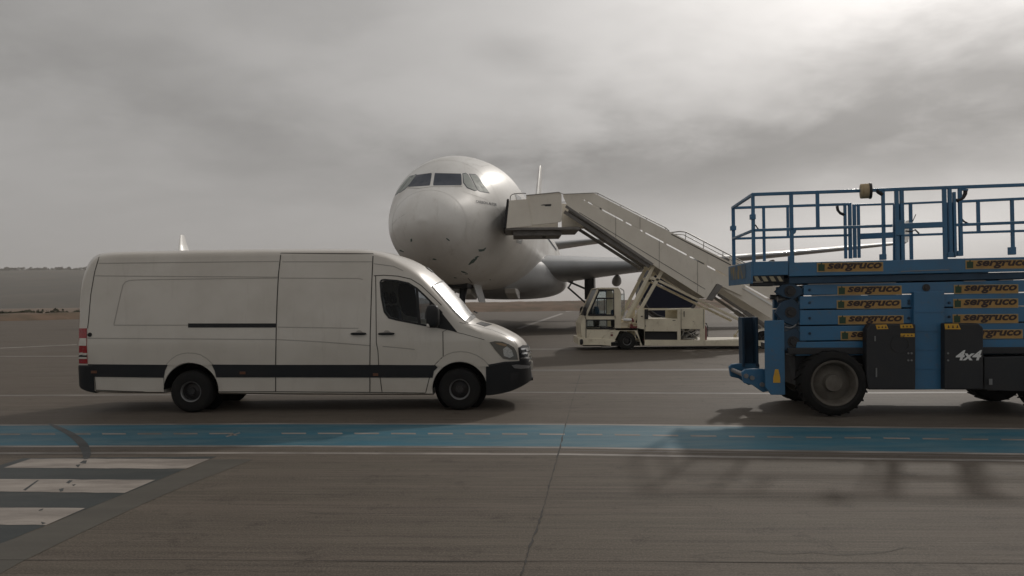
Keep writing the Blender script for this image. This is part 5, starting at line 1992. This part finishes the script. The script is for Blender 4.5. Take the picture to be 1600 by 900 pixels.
    def stk(x0, y0, x1, y1, yl):
        a, c = fr.side(x0, y0, yl), fr.side(x1, y1, yl)
        # keep the board upright: use mean heights
        sticker(((a[0], a[1]), (c[0], c[1])), yl - .002)
    for x0, y0, x1, y1 in ((1308, 447, 1409, 460.5), (1307, 469, 1408, 482), (1309, 493, 1412, 506.5), (1313, 517.5, 1414, 531),
                           (1490, 445, 1591, 458.5), (1489, 467, 1591, 481), (1488, 491, 1591, 505), (1496, 515, 1598, 529)):
        stk(x0, y0, x1, y1, -YA)

    # centre block
    b = B()
    q = N([(1428, 456), (1476, 455), (1476, 608.5), (1428, 609)], -.88)
    b.prism(q, -.88, -YA + .02)
    b.prism(q, YA - .02, .88)
    blk = b.build('centre_cover', M['blue'], lf, bev=.012)
    b = B()
    for y in (487, 517, 546, 576):
        p, r = fr.side(1429, y, -.88), fr.side(1475.5, y - .3, -.88)
        b.bar((p[0], -.883, p[1]), (r[0], -.883, r[1]), .012, .018)
    b.build('rung', M['blue'], blk)
    # engine covers
    def cover(L):
        b = B()
        q = N(L, -1.0)
        b.prism(q, -1.0, -.83)
        return b.build('engine_cover', M['box_black'], lf, bev=.02)
    c1_ = cover([(1360, 506), (1431, 506), (1431, 609), (1357, 609), (1354, 590), (1354, 515)])
    c2_ = cover([(1476, 505), (1529, 505), (1537, 512), (1537, 609), (1476, 609)])
    b = B()
    b.prism(N([(1538, 558), (1640, 556), (1640, 612), (1575, 611), (1538, 609)], -.95), -.95, -.86)
    b.build('side_skirt', M['box_black'], lf, bev=.01)
    b = B()
    c = fr.side(1406, 538, -1.0)
    b.lathe([(.13, -.006), (.12, -.006), (.12, -.0), (.13, 0)], (c[0], -1.0, c[1]), 'Y', 28, closed=True)
    b.build('emblem', M['steel_dark'], c1_)
    def label(L, par, m=M['yellow']):
        b = B()
        b.prism(N(L, -1.0), -1.006, -1.001)
        o = b.build('warning_label', m, par)
        xs, zs = [p[0] for p in N(L, -1.0)], [p[1] for p in N(L, -1.0)]
        b = B()
        w_, h_ = max(xs) - min(xs), max(zs) - min(zs)
        for k in range(3):
            u = min(xs) + w_ * (.18 + .27 * k)
            b.prism([(u, min(zs) + h_ * .25), (u + w_ * .13, min(zs) + h_ * .25), (u + w_ * .065, min(zs) + h_ * .78)], -1.0085, -1.007)
        b.build('pictogram', M['st_text'], o)
    label([(1368, 507.5), (1385, 507), (1388, 514), (1370, 514.5)], c1_)
    label([(1406, 507), (1425, 506.5), (1427, 512.5), (1407, 513)], c1_)
    label([(1407, 521), (1429, 521), (1429, 526.5), (1407, 526.5)], c1_)
    label([(1475.5, 506), (1497, 505.5), (1501, 514.5), (1476.5, 514.5)], c2_)
    v4, f4 = text_geo('4x4', 0.28, 0.03)
    a, c = fr.side(1493, 563, -1.0), fr.side(1534, 547, -1.0)
    B().add([(a[0] + u * (c[0] - a[0]), -1.006, a[1] + v * (c[1] - a[1])) for u, v in v4], f4).build('lettering', M['white_text'], c2_, recalc=False, merge=False)
    b = B()
    for q in ((1366, 525, 2, 8), (1368, 575, 2, 14), (1545, 592, 5, 9)):
        b.prism(N([(q[0], q[1]), (q[0] + q[2], q[1]), (q[0] + q[2], q[1] + q[3]), (q[0], q[1] + q[3])], -1.0), -1.012, -1.001)
    for q in ((1419, 552), (1424, 552), (1419, 563), (1424, 563), (1481, 552), (1481, 563)):
        cc = fr.side(q[0], q[1], -1.0)
        b.lathe([(.001, -.012), (.014, -.012), (.014, 0), (.001, 0)], (cc[0], -1.0, cc[1]), 'Y', 10)
    b.build('latch', M['rim_grey'], lf)

    # outrigger legs on the left end
    b = B()
    q = N([(1195, 501), (1225.5, 500), (1227, 617), (1205, 617), (1196, 605)], -.80)
    b.prism(q, -.80, -.76)
    (xa, za), (xb, zb) = q[0], q[2]
    b.box(xb - .05, xb + .0, -.76, -.55, zb + .02, za)
    lg = b.build('outrigger', M['blue'], lf, bev=.008)
    b = B()
    q = N([(1208, 590), (1211, 577), (1216, 577), (1219, 590), (1219, 598), (1208, 598)], -.80)
    b.prism(q, -.806, -.801)
    b.build('warning_label', M['yellow'], lg)
    b = B()
    q = fr.poly([(1154, 496), (1179, 495), (1183, 571), (1156, 572)], .55)
    b.prism(q, .55, .60)
    b.box(q[1][0] - .04, q[1][0], .3, .55, q[2][1], q[1][1])
    b.box(q[0][0], q[0][0] + .04, .3, .55, q[2][1], q[1][1])
    b.build('outrigger', M['blue_shaded'], lf, bev=.008)
    b = B()
    for y in (-.62, .35):
        dx = 0
        q = fr.poly([(1150, 578), (1155, 573.5), (1165, 572.5), (1200, 573), (1200, 605), (1182, 608), (1166, 597), (1153, 594)], -.2)
        b.prism(q, y, y + .08)
    arm = b.build('outrigger_link', M['blue'], lf, bev=.012)
    b = B()
    for c in ((1156, 583), (1180, 596), (1165, 586)):
        cc = fr.side(c[0], c[1], -.2)
        b.tube([(cc[0], -.66, cc[1]), (cc[0], .45, cc[1])], .035, 14)
    b.build('pin', M['rim_grey'], arm, smooth=40)

    # ---- deck
    b = B()
    m0 = N([(1233, 410), (1640, 400.5), (1640, 423), (1233, 432)])
    b.prism(m0, -YD, -YD + .06)
    b.prism(m0, YD - .06, YD)
    deck = b.build('deck', M['blue'], lf, bev=.008)
    b = B()
    q = N([(1233, 433), (1640, 424), (1640, 434.5), (1233, 443.5)], -YD + .04)
    b.prism(q, -YD + .04, YD - .04)
    zt = m0[0][1]
    b.box(m0[0][0] - .5, m0[1][0], -YD + .07, YD - .07, zt - .12, zt - .06)
    b.build('deck_channel', M['blue_shaded'], deck, bev=.006)
    b = B()
    e0 = N([(1176.5, 409), (1232, 407.5), (1232, 429.5), (1176.5, 431)])
    b.prism(e0, -YD, -YD + .05)
    b.prism(e0, YD - .05, YD)
    xe, zt2, zb2 = e0[0][0], e0[0][1], fr.side(1176.5, 443, -YD)[1]
    b.box(xe - .03, xe - .003, -YD - .005, YD + .005, zb2, zt2 + .005)
    b.box(xe, e0[1][0] + .3, -YD + .05, YD - .05, zt2 - .10, zt2 - .05)
    ext = b.build('deck_extension', M['blue'], lf, bev=.006)
    b = B()
    b.box(xe - .034, xe - .031, -.5, .70, zt2 - .24, zt2 - .02)
    b.build('worn_label', M['worn'], ext)
    b = B()
    q = N([(1177, 431.5), (1225, 430.5), (1225, 440), (1177, 440.5)])
    b.prism(q, -YD - .004, -YD + .03)
    hz = b.build('hazard_plate', M['black'], ext)
    b = B()
    for k in range(4):
        x0 = 1177 + 12.2 * k
        w_ = 6.5 if k < 3 else 5
        b.prism(N([(x0 - (0 if k else -1), 432 - .0), (x0 + w_, 431.8), (x0 + w_ + 5, 439.5), (x0 + 4.5, 439.7)]), -YD - .007, -YD - .005)
    b.build('hazard_stripe', M['st_border'], hz)
    b = B()
    b.prism(N([(1177, 441), (1209, 440.5), (1209, 447), (1177, 447)]), -YD + .02, -YD + .25)
    b.build('roller_housing', M['box_black'], ext, bev=.01)
    stk(1276, 410.5, 1380, 424, -YD)
    stk(1508, 406.5, 1612, 419.5, -YD)
    b = B()
    for L in ([(1262, 444.3), (1400, 441.8)], [(1506, 439.5), (1540, 438.8)], [(1561, 438), (1583, 437.4)], [(1268, 462), (1345, 461.2)], [(1408, 424), (1448, 422.5), (1482, 421.5)]):
        for u, v in zip(L[:-1], L[1:]):
            b.bar(fr.pt(*u, -YD - .0), fr.pt(*v, -YD - .0), .012, .012)
    b.build('painted_light_line', M['rim_grey'], deck)  # pale grey bars paint the bright slits of light along deck and arms
    # ---- guard rails
    YR = .80
    def R3(L, y):
        return [fr.pt(a, c, y) for a, c in L]
    def rails(name, segs, posts, y, par=lf):
        b = B()
        for L, th in segs:
            P = R3(L, y)
            for u, v in zip(P[:-1], P[1:]):
                b.bar(u, v, .045, th)
        for x, ya, yb, wd in posts:
            p, q = fr.pt(x, ya, y), fr.pt(x, yb, y)
            q.x = p.x
            b.bar(p, q, wd, .045)
        return b.build(name, M['blue'], lf, bev=.006)
    near_top = lambda x: 303.8 - (x - 1176) * .0353
    near_mid = lambda x: 359.6 - (x - 1176) * .0335
    rails('guard_rail', [([(1174.5, 304), (1480, near_top(1480)), (1640, near_top(1640))], .05), ([(1176, 360), (1394, 352.6)], .042), ([(1412, 353.2), (1474, 350.8)], .085), ([(1490, 351.6), (1640, 346)], .042),
                         ([(1500, 296), (1512, 297)], .03)],
          [(1176.2, 304, 410, .05), (1236, 302.2, 410, .052), (1277, 300, 356, .048), (1379.5, 296, 404, .045), (1400.5, 296, 412, .055), (1408.5, 296, 412, .055), (1475, 293, 408, .055),
           (1483.5, 293.5, 399, .05), (1490.5, 300, 400, .04), (1499.5, 295, 398, .05)], -YR)
    rails('guard_rail', [([(1143, 325), (1330, 318.8)], .045), ([(1336, 320.5), (1396, 318.6)], .035), ([(1412, 318.2), (1475, 315.4)], .035), ([(1498, 315), (1640, 308.5)], .045),
                         ([(1144, 373), (1330, 367.4)], .04), ([(1342, 369.5), (1396, 367)], .10), ([(1412, 367.8), (1475, 365.5)], .04), ([(1500, 363.8), (1640, 359.5)], .04)],
          [(1145.5, 325, 414, .055), (1193, 323.5, 408, .045), (1230.5, 322.3, 371, .04), (1320, 319.5, 404, .045), (1327.5, 320, 404, .055), (1334.5, 319, 403, .055), (1341, 320, 403, .045),
           (1422.5, 316.5, 411, .05), (1528, 314, 362, .05), (1581, 312, 398, .05)], YR)
    # end rails
    b = B()
    n0, f0 = fr.pt(1176, 304, -YR), fr.pt(1144.5, 325, YR)
    b.bar(n0, f0, .045)
    b.bar(Vector((n0.x, -YR, fr.pt(1176, 360, -YR).z)), Vector((f0.x, YR, fr.pt(1144, 373, YR).z)), .04)
    b.build('end_rail', M['blue'], lf, bev=.006)
    # gate post plates, brackets, sockets
    b = B()
    for x0, x1, y0, y1 in ((1396, 1411, 318, 412), (1479, 1494, 316, 402)):
        b.prism(N([(x0, y0), (x1, y0), (x1, y1), (x0, y1)], -YR + .05), -YR + .05, -YR + .08)
    b.prism(N([(1398, 345), (1412, 344), (1412, 368), (1398, 368)], -YR), -YR - .04, -YR - .02)
    for x, y0, y1 in ((1236, 400, 412), (1379.5, 397, 406), (1499, 392, 400), (1484, 394, 402), (1176, 335, 343)):
        p = fr.side(x, (y0 + y1) / 2, -YR)
        h_ = abs(fr.side(x, y0, -YR)[1] - fr.side(x, y1, -YR)[1])
        b.box(p[0] - .04, p[0] + .04, -YR - .04, -YR + .04, p[1] - h_ / 2, p[1] + h_ / 2)
    for x, y0, y1 in ((1581, 386, 398), (1145.5, 353, 360)):
        p = fr.side(x, (y0 + y1) / 2, YR)
        h_ = abs(fr.side(x, y0, YR)[1] - fr.side(x, y1, YR)[1])
        b.box(p[0] - .045, p[0] + .045, YR - .05, YR + .05, p[1] - h_ / 2, p[1] + h_ / 2)
    b.prism(N([(1236, 358), (1244, 360), (1243, 364), (1236, 369)], -YR), -YR - .02, -YR + .04)
    b.build('rail_bracket', M['blue'], lf, bev=.006)
    b = B()
    b.tube(R3([(1508.5, 298), (1508, 303), (1505, 308), (1500, 312), (1495, 313.5)], -YR), .03, 8)
    b.tube(R3([(1308, 322), (1309, 328), (1313, 333), (1320, 336)], YR), .026, 8)
    b.tube(R3([(1369, 296.5), (1373, 300.5), (1379, 304)], -YR), .03, 8)
    b.tube(R3([(1501, 340), (1506, 346), (1514, 350), (1521, 350.5)], -YR), .013, 6)
    b.tube(R3([(1180, 351), (1184, 357), (1189, 360)], -YR), .010, 6)
    b.tube(R3([(1415, 361), (1424, 362), (1430, 359), (1436, 365)], -YR), .012, 6)
    b.tube(R3([(1375, 355), (1379, 350), (1381, 346)], -YR), .010, 6)
    b.tube(R3([(1426, 346), (1431, 335)], -YR), .006, 6)
    b.build('cable', M['box_black'], lf, smooth=40)
    # drum hooked on the top rail
    c = fr.pt(1353.5, 298.5, -YR - .03)
    Td = T @ Matrix.Translation(c) @ Matrix.Rotation(R(-14), 4, 'Z')
    dr = thing('strap_reel', 'round beige reel sitting on the top rail of the lift', 'reel', Td)
    B().lathe([(.001, -.085), (.10, -.085), (.112, -.075), (.112, -.05), (.106, -.045), (.112, -.04), (.112, .035), (.001, .035)], (0, 0, 0), 'X', 32).build('drum', M['beige'], dr, smooth=35)
    B().lathe([(.001, .035), (.118, .035), (.122, .045), (.122, .065), (.11, .075), (.001, .075)], (0, 0, 0), 'X', 32).build('flange', M['steel_dark'], dr, smooth=35)


M['worn'] = mat('worn_yellow_label', (0.035, 0.10, 0.18), 0.6, dirt=(0.30, 0.22, 0.08), damt=0.9, dscale=9, stretch=(1, 1.6, .5), dlo=0.45, dhi=0.6)
build_lift()
